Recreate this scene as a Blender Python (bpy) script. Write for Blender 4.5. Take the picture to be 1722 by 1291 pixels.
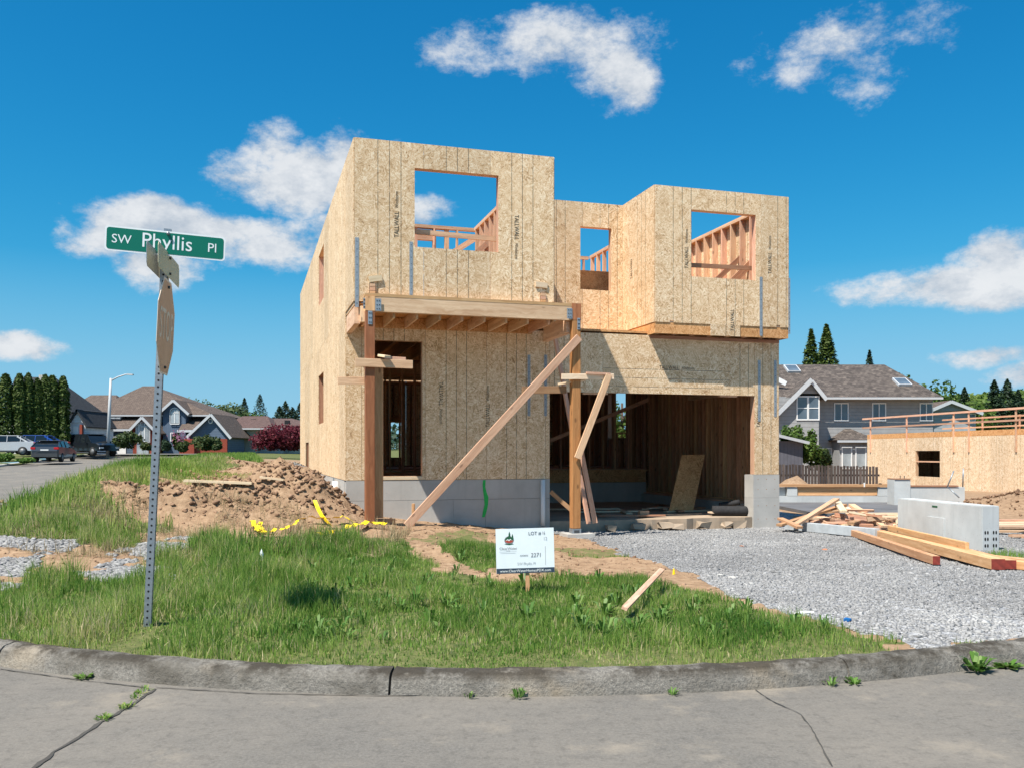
import bpy, bmesh, math, random
import numpy as np
from mathutils import Vector, Matrix

for o in list(bpy.data.objects): bpy.data.objects.remove(o)
SC = bpy.context.scene
COL = SC.collection
R = math.radians
RNG = np.random.default_rng(7)
random.seed(7)

# ------------------------------------------------------------------ camera
EYE = 1.5
cam = bpy.data.cameras.new('camera'); camo = bpy.data.objects.new('camera', cam); COL.objects.link(camo)
cam.sensor_width = 36; cam.sensor_fit = 'HORIZONTAL'; cam.lens = 36*1500/1722
cam.shift_y = 0.0671; cam.clip_start = 0.05; cam.clip_end = 4000
camo.location = (0, 0, EYE); camo.rotation_euler = (R(90), 0, 0)
SC.camera = camo

# ------------------------------------------------------------------ node helper
class NT:
    def __init__(s, tree): s.t = tree
    def n(s, typ, ins=None, **props):
        nd = s.t.nodes.new('ShaderNode'+typ)
        for k, v in props.items(): setattr(nd, k, v)
        for k, v in (ins or {}).items():
            sock = nd.inputs[k]
            if isinstance(v, bpy.types.NodeSocket): s.t.links.new(v, sock)
            else: sock.default_value = v
        return nd
    def m(s, op, a, b=0.0, c=0.0):
        return s.n('Math', {0: a, 1: b, 2: c}, operation=op).outputs[0]
    def vm(s, op, a, b=(0, 0, 0)):
        return s.n('VectorMath', {0: a, 1: b}, operation=op).outputs[0]
    def mix(s, f, a, b, blend='MIX'):
        nd = s.n('Mix', None, data_type='RGBA', blend_type=blend, clamp_factor=True)
        for i, v in ((0, f), (6, a), (7, b)):
            if isinstance(v, bpy.types.NodeSocket): s.t.links.new(v, nd.inputs[i])
            else: nd.inputs[i].default_value = (tuple(v)+(1,))[:4] if i else v
        return nd.outputs[2]
    def ramp(s, f, stops):
        nd = s.n('ValToRGB', {0: f}); cr = nd.color_ramp
        while len(cr.elements) < len(stops): cr.elements.new(.5)
        for e, (p, c) in zip(cr.elements, stops):
            e.position = p; e.color = (tuple(c)+(1,))[:4] if not isinstance(c, (int, float)) else (c, c, c, 1)
        return nd.outputs[0]
    def noise(s, vec, scale, detail=4, rough=.55, dim='3D'):
        ins = {'Scale': scale, 'Detail': detail, 'Roughness': rough}
        if vec is not None: ins['Vector'] = vec
        return s.n('TexNoise', ins, noise_dimensions=dim).outputs[0]
    def link(s, a, b): s.t.links.new(a, b)

# ------------------------------------------------------------------ sky, sun, exposure
SUN = Vector((-1.24, -1.41, 3.2)).normalized()          # towards the sun
world = bpy.data.worlds.new('World'); SC.world = world; world.use_nodes = True
wt = world.node_tree; wt.nodes.clear(); w = NT(wt)
elev = math.asin(SUN.z); azim = math.atan2(SUN.x, SUN.y)
sky = w.n('TexSky', None, sky_type='NISHITA', sun_disc=False, sun_elevation=elev, sun_rotation=azim,
          altitude=60, air_density=1.0, dust_density=.25, ozone_density=3.0)
dirv = w.n('TexCoord').outputs['Generated']
sx = w.n('SeparateXYZ', {0: dirv})
az = w.m('ARCTAN2', sx.outputs[0], sx.outputs[1]); el = w.m('ARCSINE', sx.outputs[2])
rc = w.n('RGBCurve', {1: w.vm('MULTIPLY', sky.outputs[0], (.1, .1, .1))})          # deep clear-day blue
for ci, pts_ in enumerate(([(0, 0), (.11, .005), (.2, .021), (.29, .052), (.44, .105), (.62, .14), (1, .18)], [(0, 0), (.19, .114), (.32, .19), (.44, .25), (.61, .30), (.75, .32), (1, .38)], [(0, 0), (.35, .285), (.51, .375), (.62, .42), (.70, .44), (1, .55)])):
    c_ = rc.mapping.curves[ci]; c_.points[0].location = pts_[0]; c_.points[-1].location = pts_[-1]
    for p_ in pts_[1:-1]: c_.points.new(*p_)
rc.mapping.update()
lowb = w.n('MapRange', {0: el, 1: .0, 2: .20, 3: .75, 4: .0}).outputs[0]
skyc = w.mix(lowb, w.vm('MULTIPLY', rc.outputs[0], (10, 10, 10)), (1.75, 3.3, 4.4))
# cloud positions (photo x, y, half width, half height, softness) turned into azimuth / elevation
CLOUDS = [(447, 258, 58, 60, 1), (490, 305, 135, 55, 1.1), (600, 320, 80, 80, 1), (310, 385, 185, 45, 1.15), (205, 400, 100, 38, 1), (430, 405, 105, 50, .9), (275, 445, 95, 45, .9), (540, 390, 60, 35, .45),
          (930, 75, 150, 55, .62), (1030, 125, 70, 60, .62), (800, 70, 70, 40, .5), (1400, 80, 150, 50, .55), (1455, 130, 70, 45, .5),
          (1590, 478, 185, 42, 1.1), (1690, 425, 110, 55, 1.1), (1655, 598, 95, 20, .9), (1725, 628, 70, 25, 1), (40, 578, 85, 28, 1), (715, 365, 60, 25, .55)]
field = None
warp = w.n('TexNoise', {'Vector': dirv, 'Scale': 9.0, 'Detail': 3.0}).outputs['Color']
P_ = w.vm('ADD', w.n('CombineXYZ', {0: az, 1: el}).outputs[0], w.vm('MULTIPLY', w.vm('SUBTRACT', warp, (.5, .5, .5)), (.07, .045, 0)))
for (px, py, hw, hh, s) in CLOUDS:
    dx, dz = (px-861)/1500, (761-py)/1500
    a0 = math.atan2(dx, 1); e0 = math.atan2(dz, math.hypot(dx, 1))
    ra = hw/1500*math.cos(a0)**2; re = hh/1500*math.cos(a0)
    q_ = w.n('VectorMath', {0: P_, 1: (1/ra, 1/re, 0), 2: (-a0/ra, -e0/re, 0)}, operation='MULTIPLY_ADD').outputs[0]
    r2 = w.n('VectorMath', {0: q_, 1: q_}, operation='DOT_PRODUCT').outputs['Value']
    f = w.m('MULTIPLY_ADD', r2, -s, 1.2*s)
    field = f if field is None else w.m('MAXIMUM', field, f)
# same kind of scattered cumulus elsewhere in the sky
gen = w.noise(w.vm('MULTIPLY', dirv, (2.0, 2.0, 5.0)), 2.0, 2, .5)
genf = w.m('MULTIPLY', w.m('SUBTRACT', gen, .545), 6.0)
infr = w.n('MapRange', {0: w.m('ABSOLUTE', az), 1: .56, 2: .75}).outputs[0]
genf = w.m('SUBTRACT', w.m('MULTIPLY', genf, infr), w.m('MULTIPLY', w.m('SUBTRACT', 1.0, infr), 1.0))
genf = w.m('MULTIPLY', genf, 1.0)
field = w.m('MAXIMUM', field, genf)
cvec = w.vm('MULTIPLY', dirv, (1.0, 1.0, 1.6))
cn = w.noise(cvec, 8.5, 10, .68)
dens = w.m('ADD', field, w.m('MULTIPLY', w.m('SUBTRACT', cn, .5), 4.6))
cl = w.n('MapRange', {0: dens, 1: -.12, 2: .95}, interpolation_type='SMOOTHSTEP').outputs[0]
hor = w.n('MapRange', {0: el, 1: 0.0, 2: .03}).outputs[0]
cl = w.m('MULTIPLY', cl, hor)
cn2 = w.noise(w.vm('ADD', cvec, (-.012, -.006, .035)), 8.5, 5, .66)
shade = w.n('MapRange', {0: w.m('SUBTRACT', cn, cn2), 1: -.14, 2: .10}).outputs[0]
thick = w.n('MapRange', {0: dens, 1: .6, 2: 2.6}).outputs[0]
shade = w.m('ADD', w.m('MULTIPLY', shade, .65), w.m('MULTIPLY', thick, .4))
CW = 5.3
ccol = w.mix(shade, (.50*CW, .57*CW, .66*CW), (.93*CW, .94*CW, .95*CW))
final = w.mix(w.m('MULTIPLY', cl, .96), skyc, ccol)
bg = w.n('Background', {'Color': final, 'Strength': 0.108})
wo = w.n('OutputWorld', {0: bg.outputs[0]})
world.cycles.sampling_method = 'MANUAL'; world.cycles.sample_map_resolution = 256

sl = bpy.data.lights.new('sun', 'SUN'); sl.energy = 4.9; sl.angle = R(.53); sl.color = (1, .94, .85)
so = bpy.data.objects.new('sun', sl); COL.objects.link(so)
so.rotation_euler = SUN.to_track_quat('Z', 'Y').to_euler(); so.location = (-20, -20, 50)
vs = SC.view_settings; vs.view_transform = 'Standard'; vs.look = 'None'; vs.exposure = 0.76; vs.gamma = 1; vs.use_curve_mapping = False
SC.render.engine = 'CYCLES'
SC.cycles.max_bounces = 5; SC.cycles.transparent_max_bounces = 8

# ------------------------------------------------------------------ geometry helpers
F, CX, HY = 1500., 861., 761.
UX, UY = 5039/math.hypot(5039, 1500), 1500/math.hypot(5039, 1500)
P2 = ((582-CX)/F*16.25, 16.25)
def loc2w(lx, ly): return (P2[0]+lx*UX-ly*UY, P2[1]+lx*UY+ly*UX)
def W(px, py, Y): return Vector(((px-CX)/F*Y, Y, EYE+(HY-py)/F*Y))
def FR(px, py, ly):                       # point on a house-local plane y = ly -> local x, z
    k = (px-CX)/F; bx = P2[0]-ly*UY; by = P2[1]+ly*UX
    lx = (k*by-bx)/(UX-k*UY); Y = by+lx*UY
    return lx, EYE+(HY-py)/F*Y
def SD(px, py, lx):
    k = (px-CX)/F; bx = P2[0]+lx*UX; by = P2[1]+lx*UY
    ly = (k*by-bx)/(-UY-k*UX); Y = by+ly*UX
    return ly, EYE+(HY-py)/F*Y

def tag(o, label=None, cat=None, group=None, kind=None):
    if label: o['label'] = label
    if cat: o['category'] = cat
    if group: o['group'] = group
    if kind: o['kind'] = kind
    return o
def subpart(o, part):
    """hang o (given in the thing's coordinates) under a part of the thing"""
    o.parent = part; o.matrix_parent_inverse = part.matrix_basis.inverted(); return o
def empty(name, loc=(0, 0, 0), rz=0, label=None, cat=None, group=None):
    o = bpy.data.objects.new(name, None); COL.objects.link(o)
    o.location = loc; o.rotation_euler = (0, 0, rz); o.empty_display_size = .2
    return tag(o, label, cat, group)
def link(name, me, mat=None, parent=None, M=None):
    if mat is not None and len(me.materials) == 0: me.materials.append(mat)
    o = bpy.data.objects.new(name, me); COL.objects.link(o)
    if M is not None: o.matrix_local = M
    if parent is not None: o.parent = parent
    return o
def mesh(name, vs_, fs, mat=None, parent=None, smooth=False, M=None):
    me = bpy.data.meshes.new(name); me.from_pydata([tuple(v) for v in vs_], [], fs); me.update()
    if smooth:
        me.polygons.foreach_set('use_smooth', [True]*len(me.polygons))
    return link(name, me, mat, parent, M)
def npmesh(name, V, Fc, mat=None, parent=None, col=None, smooth=False):
    me = bpy.data.meshes.new(name); n = Fc.shape[1]
    me.vertices.add(len(V)); me.vertices.foreach_set('co', np.ascontiguousarray(V, dtype=np.float32).ravel())
    me.loops.add(Fc.size); me.loops.foreach_set('vertex_index', np.ascontiguousarray(Fc, dtype=np.int32).ravel())
    me.polygons.add(len(Fc)); me.polygons.foreach_set('loop_start', np.arange(0, Fc.size, n, dtype=np.int32))
    try: me.polygons.foreach_set('loop_total', np.full(len(Fc), n, dtype=np.int32))
    except Exception: pass
    if smooth: me.polygons.foreach_set('use_smooth', np.ones(len(Fc), dtype=bool))
    if col is not None:
        at = me.color_attributes.new('Col', 'FLOAT_COLOR', 'POINT')
        c4 = np.ones((len(V), 4), dtype=np.float32); c4[:, :col.shape[1]] = col
        at.data.foreach_set('color', c4.ravel())
    me.update(calc_edges=True); me.validate()
    return link(name, me, mat, parent)
BOXC = {}
def boxmesh(l, a, b, mat, bev=0.0):
    key = (round(l, 3), round(a, 3), round(b, 3), mat.name, bev)
    if key in BOXC: return BOXC[key]
    bm = bmesh.new(); bmesh.ops.create_cube(bm, size=1)
    for v in bm.verts: v.co = Vector((v.co.x*l, v.co.y*a, v.co.z*b))
    if bev: bmesh.ops.bevel(bm, geom=bm.edges[:], offset=bev, segments=1, affect='EDGES')
    me = bpy.data.meshes.new('board'); bm.to_mesh(me); bm.free(); me.materials.append(mat)
    BOXC[key] = me; return me
def beam(name, p0, p1, wid, hgt, mat, parent=None, up=(0, 0, 1), bev=0.0):
    """timber from p0 to p1 (centre line); hgt along 'up', wid across"""
    p0, p1 = Vector(p0), Vector(p1); d = p1-p0; L = d.length; x = d.normalized(); upv = Vector(up)
    if abs(x.dot(upv.normalized())) > .98: upv = Vector((0, 1, 0))
    y = upv.cross(x).normalized(); z = x.cross(y)
    M = Matrix((x, y, z)).transposed().to_4x4(); M.translation = (p0+p1)/2
    return link(name, boxmesh(L, wid, hgt, mat, bev), None, parent, M)
def box(name, x0, x1, y0, y1, z0, z1, mat, parent=None, bev=0.0):
    dx, dy, dz = x1-x0, y1-y0, z1-z0; c = Vector(((x0+x1)/2, (y0+y1)/2, (z0+z1)/2))
    if dz >= dx and dz >= dy: M = Matrix(((0, 0, 1), (0, 1, 0), (-1, 0, 0))).transposed().to_4x4(); dims = (dz, dy, dx)
    elif dy >= dx: M = Matrix(((0, 1, 0), (-1, 0, 0), (0, 0, 1))).transposed().to_4x4(); dims = (dy, dx, dz)
    else: M = Matrix.Identity(4); dims = (dx, dy, dz)
    M.translation = c
    return link(name, boxmesh(*dims, mat, bev), None, parent, M)
def prism(name, poly, d, mat, parent=None, M=None, bev=0):
    """poly: list of (x,z); extruded along y from d[0] to d[1]"""
    n = len(poly); v = [(x, d[0], z) for x, z in poly]+[(x, d[1], z) for x, z in poly]
    f = [list(range(n)), list(range(2*n-1, n-1, -1))]+[[i, i+n, (i+1) % n+n, (i+1) % n] for i in range(n)]
    o = mesh(name, v, f, mat, parent, M=M)
    bm = bmesh.new(); bm.from_mesh(o.data); bmesh.ops.recalc_face_normals(bm, faces=bm.faces[:])
    if bev: bmesh.ops.bevel(bm, geom=bm.edges[:], offset=bev, segments=2, affect='EDGES')
    bm.to_mesh(o.data); bm.free()
    return o
def tube(name, pts, r, mat, parent=None, n=8, r1=None):
    pts = [Vector(p) for p in pts]; V = []; Fs = []
    for i, p in enumerate(pts):
        t = (pts[min(i+1, len(pts)-1)]-pts[max(i-1, 0)]).normalized()
        a = t.cross(Vector((0, 0, 1)) if abs(t.z) < .9 else Vector((1, 0, 0))).normalized(); b = t.cross(a)
        rr = r if r1 is None else r+(r1-r)*i/(len(pts)-1)
        for k in range(n):
            an = 2*math.pi*k/n; V.append(p+a*math.cos(an)*rr+b*math.sin(an)*rr)
    for i in range(len(pts)-1):
        for k in range(n):
            Fs.append([i*n+k, i*n+(k+1) % n, (i+1)*n+(k+1) % n, (i+1)*n+k])
    Fs.append(list(range(n-1, -1, -1))); Fs.append([(len(pts)-1)*n+k for k in range(n)])
    return mesh(name, V, Fs, mat, parent, smooth=True)
def text_me(s, size, mat, ext=0.0, shear=0, align='CENTER', sx=1.0):
    cu = bpy.data.curves.new('txt', 'FONT'); cu.body = s; cu.size = size; cu.extrude = ext; cu.shear = shear
    cu.align_x = align; cu.align_y = 'CENTER'; cu.resolution_u = 3
    ob = bpy.data.objects.new('txt', cu); COL.objects.link(ob)
    me = bpy.data.meshes.new_from_object(ob.evaluated_get(bpy.context.evaluated_depsgraph_get()))
    bpy.data.objects.remove(ob); me.materials.clear(); me.materials.append(mat)
    if sx != 1.0:
        for v in me.vertices: v.co.x *= sx
    return me
def frame(o, x, y): # 4x4 with axes x, y and origin o
    x, y = Vector(x).normalized(), Vector(y).normalized(); z = x.cross(y); y = z.cross(x)
    M = Matrix((x, y, z)).transposed().to_4x4(); M.translation = o; return M

# value noise in numpy
_perm = np.random.default_rng(3).random((64, 64))
def vnoise(x, y):
    xi = np.floor(x).astype(int); yi = np.floor(y).astype(int); fx = x-xi; fy = y-yi
    fx = fx*fx*(3-2*fx); fy = fy*fy*(3-2*fy)
    g = lambda a, b: _perm[a % 64, b % 64]
    return (g(xi, yi)*(1-fx)+g(xi+1, yi)*fx)*(1-fy)+(g(xi, yi+1)*(1-fx)+g(xi+1, yi+1)*fx)*fy
def fbm(x, y, o=4):
    s = 0; a = .5
    for i in range(o):
        s = s+a*vnoise(x*2**i+17*i, y*2**i+31*i); a *= .5
    return s/(1-.5**o)
def inpoly(X, Y, poly):
    ins = np.zeros(np.shape(X), bool); n = len(poly); j = n-1
    for i in range(n):
        xi, yi = poly[i]; xj, yj = poly[j]
        if yi != yj:
            c = ((yi > Y) != (yj > Y)) & (X < (xj-xi)*(Y-yi)/(yj-yi)+xi)
            ins ^= c
        j = i
    return ins
# ------------------------------------------------------------------ materials
def mat_new(name):
    m = bpy.data.materials.new(name); m.use_nodes = True; t = m.node_tree; t.nodes.clear(); return m, NT(t)
def finish(s, col, rough=.8, bump=None, bs=.3, bd=.01, metal=0.0, spec=.4, transl=None, coat=0.0):
    ins = {'Base Color': col if isinstance(col, bpy.types.NodeSocket) else tuple(col)+(1,), 'Roughness': rough, 'Metallic': metal,
           'Specular IOR Level': spec, 'Coat Weight': coat}
    if bump is not None: ins['Normal'] = s.n('Bump', {'Strength': bs, 'Distance': bd, 'Height': bump}).outputs[0]
    b = s.n('BsdfPrincipled', ins).outputs[0]
    if transl:
        tr = s.n('BsdfTranslucent', {'Color': ins['Base Color']}).outputs[0]
        b = s.n('MixShader', {0: transl, 1: b, 2: tr}).outputs[0]
    s.n('OutputMaterial', {0: b})
def obj_co(s): return s.n('TexCoord').outputs['Object']
def plain(name, c, rough=.7, var=.15, scale=6.0, metal=0.0, spec=.4, bump=0.0, coat=0.0):
    m, s = mat_new(name); co = obj_co(s); f = s.noise(co, scale, 5)
    lo = tuple(x*(1-var) for x in c); hi = tuple(min(1, x*(1+var)) for x in c)
    finish(s, s.ramp(f, [(.3, lo), (.7, hi)]), rough, f if bump else None, bump, .01, metal, spec, coat=coat); return m

def wood(name, a, b, grain=(1.2, 26, 26), rough=.75, var=.22, knots=True):
    m, s = mat_new(name); co = obj_co(s); rnd = s.n('ObjectInfo').outputs['Random']
    off = s.n('CombineXYZ', {0: s.m('MULTIPLY', rnd, 37.0), 1: s.m('MULTIPLY', rnd, 11.0), 2: s.m('MULTIPLY', rnd, 5.0)}).outputs[0]
    p = s.vm('ADD', s.vm('MULTIPLY', co, grain), off)
    wob = s.noise(s.vm('ADD', co, off), 2.5, 2)
    g = s.noise(s.vm('ADD', p, s.n('CombineXYZ', {1: s.m('MULTIPLY', wob, 3.0), 2: s.m('MULTIPLY', wob, 3.0)}).outputs[0]), 1.0, 4, .6)
    c = s.ramp(g, [(.32, a), (.66, b)])
    if knots:
        k = s.n('TexVoronoi', {'Vector': s.vm('ADD', s.vm('MULTIPLY', co, (2.2, 5, 5)), off), 'Scale': 1.0}).outputs[0]
        kf = s.n('MapRange', {0: k, 1: .06, 2: .12, 3: .65, 4: 0.0}).outputs[0]
        c = s.mix(kf, c, tuple(x*.35 for x in a))
    v = s.n('MapRange', {0: rnd, 1: 0, 2: 1, 3: 1-var, 4: 1+var}).outputs[0]
    c = s.n('HueSaturation', {'Hue': s.n('MapRange', {0: s.m('FRACT', s.m('MULTIPLY', rnd, 7.31)), 1: 0, 2: 1, 3: .488, 4: .51}).outputs[0], 'Value': v, 'Color': c}).outputs[0]
    finish(s, c, rough, g, .25, .004); return m

def osb(name, tint=(1, 1, 1), lines=True, boxco=False):
    m, s = mat_new(name)
    uv = s.n('UVMap', None, uv_map='metres').outputs[0]
    if boxco:
        q = s.n('SeparateXYZ', {0: obj_co(s)}); uv = s.n('CombineXYZ', {0: q.outputs[0], 1: s.m('ADD', q.outputs[1], q.outputs[2])}).outputs[0]
    def layer(sc, fx, fy, o):
        vn = s.n('TexVoronoi', {'Vector': s.vm('ADD', uv, (o, o*1.7, 0)), 'Scale': sc, 'Randomness': 1.0}, voronoi_dimensions='2D')
        loc = s.vm('SUBTRACT', s.vm('ADD', uv, (o, o*1.7, 0)), vn.outputs['Position'])
        cs = s.n('SeparateColor', {0: vn.outputs['Color']})
        rot = s.n('VectorRotate', {'Vector': loc, 'Angle': s.m('MULTIPLY', cs.outputs[0], 3.14159)}, rotation_type='Z_AXIS').outputs[0]
        q = s.vm('ADD', s.vm('MULTIPLY', rot, (fx, fy, 1)), s.vm('MULTIPLY', vn.outputs['Color'], (50, 50, 0)))
        return s.noise(q, 1.0, 2, .5, '2D'), cs.outputs[1]
    a, ca = layer(7.5, 5, 38, 0.0); b, cb = layer(14.0, 9, 60, 3.3)
    mm = s.noise(uv, 22.0, 2, .5, '2D')
    sel = s.n('MapRange', {0: mm, 1: .45, 2: .55}).outputs[0]
    g = s.n('Mix', {0: sel, 2: a, 3: b}).outputs[0]
    g = s.m('ADD', g, s.m('MULTIPLY', s.m('SUBTRACT', s.n('Mix', {0: sel, 2: ca, 3: cb}).outputs[0], .5), .22))
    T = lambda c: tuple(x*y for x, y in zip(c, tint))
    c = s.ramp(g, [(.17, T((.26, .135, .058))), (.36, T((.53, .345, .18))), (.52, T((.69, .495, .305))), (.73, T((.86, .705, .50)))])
    big = s.noise(uv, 1.1, 3, .5, '2D')
    c = s.mix(s.n('MapRange', {0: big, 1: .35, 2: .7, 3: .0, 4: .35}).outputs[0], c, T((.73, .53, .32)))
    rnd = s.n('ObjectInfo').outputs['Random']
    c = s.n('HueSaturation', {'Value': s.n('MapRange', {0: rnd, 1: 0, 2: 1, 3: .90, 4: 1.08}).outputs[0], 'Color': c}).outputs[0]
    if lines:
        ul = s.n('SeparateXYZ', {0: s.n('UVMap', None, uv_map='panel').outputs[0]})
        fr = s.m('FRACT', ul.outputs[0]); ln = None
        brk = s.noise(s.vm('MULTIPLY', uv, (.3, 3, 0)), 2.0, 3, .6, '2D')
        for p in (1/3, .5, 2/3):
            d = s.m('ABSOLUTE', s.m('SUBTRACT', fr, p)); x = s.m('LESS_THAN', d, .0056)
            ln = x if ln is None else s.m('MAXIMUM', ln, x)
        lf = s.m('MULTIPLY', ln, s.n('MapRange', {0: brk, 1: .3, 2: .48, 3: .2, 4: .75}).outputs[0])
        c = s.mix(lf, c, (.05, .055, .045))
    finish(s, c, .72, g, .35, .004, spec=.3); return m

def leafy(name, ramp, transl=.35, rough=.6):
    m, s = mat_new(name); at = s.n('Attribute', None, attribute_name='Col').outputs['Color']
    f = s.n('SeparateColor', {0: at}).outputs[0]
    finish(s, s.ramp(f, ramp), rough, transl=transl, spec=.25); return m

def concrete(name, c=(.42, .43, .43), var=.2, stain=(.2, .19, .17)):
    m, s = mat_new(name); co = obj_co(s)
    big = s.noise(co, 1.8, 5, .6); fine = s.noise(co, 60.0, 3); streak = s.noise(s.vm('MULTIPLY', co, (9, 9, .8)), 1.0, 3)
    cc = s.ramp(big, [(.25, tuple(x*(1-var) for x in c)), (.75, tuple(x*(1+var*.6) for x in c))])
    cc = s.mix(s.n('MapRange', {0: streak, 1: .55, 2: .8, 3: 0, 4: .45}).outputs[0], cc, tuple(x*.72 for x in c))
    pit = s.n('TexVoronoi', {'Vector': co, 'Scale': 14.0}).outputs[0]
    cc = s.mix(s.n('MapRange', {0: pit, 1: .05, 2: .11, 3: .5, 4: 0}).outputs[0], cc, stain)
    finish(s, cc, .85, s.m('ADD', s.m('MULTIPLY', fine, .5), big), .25, .006); return m

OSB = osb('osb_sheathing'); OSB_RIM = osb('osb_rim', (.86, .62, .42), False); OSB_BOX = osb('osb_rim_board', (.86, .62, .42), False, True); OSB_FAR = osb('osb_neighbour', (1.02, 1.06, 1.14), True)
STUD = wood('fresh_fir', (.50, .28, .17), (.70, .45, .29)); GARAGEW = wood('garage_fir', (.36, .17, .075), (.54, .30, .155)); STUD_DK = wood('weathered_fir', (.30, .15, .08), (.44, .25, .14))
BEAMW = wood('laminated_beam', (.52, .31, .18), (.74, .52, .34), (.6, 9, 16)); POST = wood('treated_post', (.26, .105, .036), (.40, .18, .07), (.8, 22, 22))
TIMBER = wood('lumber_orange', (.48, .25, .11), (.66, .40, .21)); PALE = wood('pale_board', (.58, .43, .27), (.74, .60, .42)); SCRAP = wood('scrap_wood', (.40, .24, .15), (.60, .41, .28), var=.35)
FENCEW = wood('old_fence', (.035, .025, .022), (.095, .075, .065), var=.5)
CONC = concrete('foundation_concrete', (.44, .425, .395)); CONC_L = concrete('precast_concrete', (.50, .52, .52), .2)
STRAP = plain('galvanised_strap', (.33, .37, .40), .5, .15, 30, metal=.5); GALV = plain('galvanised_steel', (.30, .33, .36), .45, .15, 40, metal=.6)
DARKM = plain('dark_metal', (.05, .055, .06), .5); HOLE = plain('hole_black', (.008, .008, .009), .9)
PVC = plain('white_pipe', (.78, .78, .76), .4, .04); FELT = plain('roofing_felt', (.022, .022, .024), .85, .3, 20)
GREENP = plain('green_spray_paint', (.02, .42, .08), .7, .15, 20); YELLOW = plain('yellow_tape', (.86, .62, .015), .35, .12, 30)
INK = plain('printed_ink', (.05, .04, .03), .8, .1); REDP = plain('red_end_paint', (.20, .030, .02), .8, .3, 14)
WHITE = plain('white_paint', (.78, .78, .77), .5, .03); TRIM = plain('grey_trim', (.48, .50, .52), .6, .05)
SIGNG = plain('sign_green', (.004, .155, .10), .35, .05, 3); SIGNW = plain('sign_white', (.82, .84, .84), .4, .03)
BOARDW = plain('board_white', (.74, .80, .84), .5, .03); NAVY = plain('board_navy', (.035, .055, .085), .5, .08)
def faded(name, a, b):
    m, s = mat_new(name); co = obj_co(s); f = s.noise(co, 5.0, 6, .7); g = s.noise(s.vm('MULTIPLY', co, (30, 30, 4)), 1.0, 3)
    finish(s, s.mix(s.n('MapRange', {0: g, 1: .5, 2: .8, 3: 0, 4: .4}).outputs[0], s.ramp(f, [(.3, a), (.7, b)]), tuple(x*.7 for x in a)), .6); return m
STOPF = faded('faded_stop_face', (.66, .35, .20), (.76, .45, .28)); STOPW = faded('faded_stop_white', (.82, .64, .48), (.86, .70, .55))
OLIVE = faded('faded_blade_face', (.52, .47, .30), (.64, .59, .42))

def siding(name, c, pitch, hor=True):
    m, s = mat_new(name); co = obj_co(s); z = s.n('SeparateXYZ', {0: co}).outputs[2 if hor else 0]
    fr = s.m('FRACT', s.m('MULTIPLY', z, 1/pitch)); f = s.noise(co, 3.0, 4)
    cc = s.ramp(f, [(.3, tuple(x*.9 for x in c)), (.7, tuple(x*1.08 for x in c))])
    cc = s.mix(s.n('MapRange', {0: fr, 1: .86, 2: .95, 3: 0, 4: .55}).outputs[0], cc, tuple(x*.45 for x in c))
    finish(s, cc, .7, s.m('SUBTRACT', 1.0, fr), .6, .02); return m
def shingle(name, a, b, sx=5.0, row=.16):
    m, s = mat_new(name); uv = s.n('UVMap', None, uv_map='metres').outputs[0]
    br = s.n('TexBrick', {'Vector': uv, 'Color1': tuple(a)+(1,), 'Color2': tuple(b)+(1,), 'Mortar': tuple(x*.35 for x in a)+(1,), 'Scale': 1.0,
                          'Mortar Size': .012, 'Brick Width': 1/sx, 'Row Height': row, 'Bias': 0.0}, offset=.5)
    n1 = s.noise(uv, 3.5, 5, .65, '2D'); n2 = s.noise(s.vm('MULTIPLY', uv, (4, 12, 0)), 1.5, 3, .6, '2D')
    c = s.mix(s.n('MapRange', {0: n1, 1: .35, 2: .65, 3: 0, 4: .6}).outputs[0], br.outputs['Color'], tuple(x*.55 for x in a))
    c = s.mix(s.n('MapRange', {0: n2, 1: .6, 2: .75, 3: 0, 4: .5}).outputs[0], c, tuple(min(1, x*1.5) for x in b))
    finish(s, c, .85, s.m('ADD', br.outputs['Fac'], n2), .5, .02); return m
SID_BLUE = siding('blue_siding', (.085, .125, .185), .2); SID_GREY = siding('grey_siding', (.31, .31, .31), .23); SID_BEIGE = siding('beige_siding', (.44, .43, .39), .2); SID_PALE = siding('pale_siding', (.32, .34, .36), .22)
SID_SHED = siding('dark_shed_siding', (.10, .10, .12), .2); SID_WHITE = siding('white_siding', (.58, .61, .64), .22); BRICK = plain('red_brick', (.24, .045, .025), .8, .3, 14)
ROOF_BR = shingle('brown_shingle', (.105, .075, .06), (.165, .125, .10)); ROOF_SH = shingle('cedar_shake', (.060, .048, .042), (.165, .135, .115), 3.2, .26); ROOF_RB = shingle('red_brown_shingle', (.11, .065, .055), (.15, .095, .085)); ROOF_DK = shingle('dark_shingle', (.03, .033, .04), (.05, .055, .06))
def glassm(name, c):
    m, s = mat_new(name); co = obj_co(s); f = s.noise(co, 1.3, 2)
    finish(s, s.ramp(f, [(.3, tuple(x*.6 for x in c)), (.7, c)]), .08, spec=.7); return m
GLASS = glassm('window_glass', (.12, .16, .20)); GLASS_L = glassm('curtained_glass', (.42, .47, .50)); CARGLASS = glassm('car_glass', (.012, .016, .02))
TYRE = plain('tyre', (.018, .018, .019), .9); RIM = plain('alloy_rim', (.16, .165, .17), .5, metal=.2)
def paint(name, c): return plain(name, c, .28, .03, 2, metal=.0, spec=.5, coat=.6)
CP_SILVER = paint('silver_paint', (.50, .51, .54)); CP_BLUE = paint('blue_paint', (.012, .07, .34)); CP_DARK = paint('slate_paint', (.028, .036, .05)); CP_BLACK = paint('black_paint', (.010, .013, .018))
LAMPR = plain('tail_lamp', (.45, .01, .015), .2); LAMPW = plain('head_lamp', (.7, .72, .75), .15)
BARK = plain('bark', (.085, .06, .045), .95, .4, 8, bump=.6)

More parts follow.
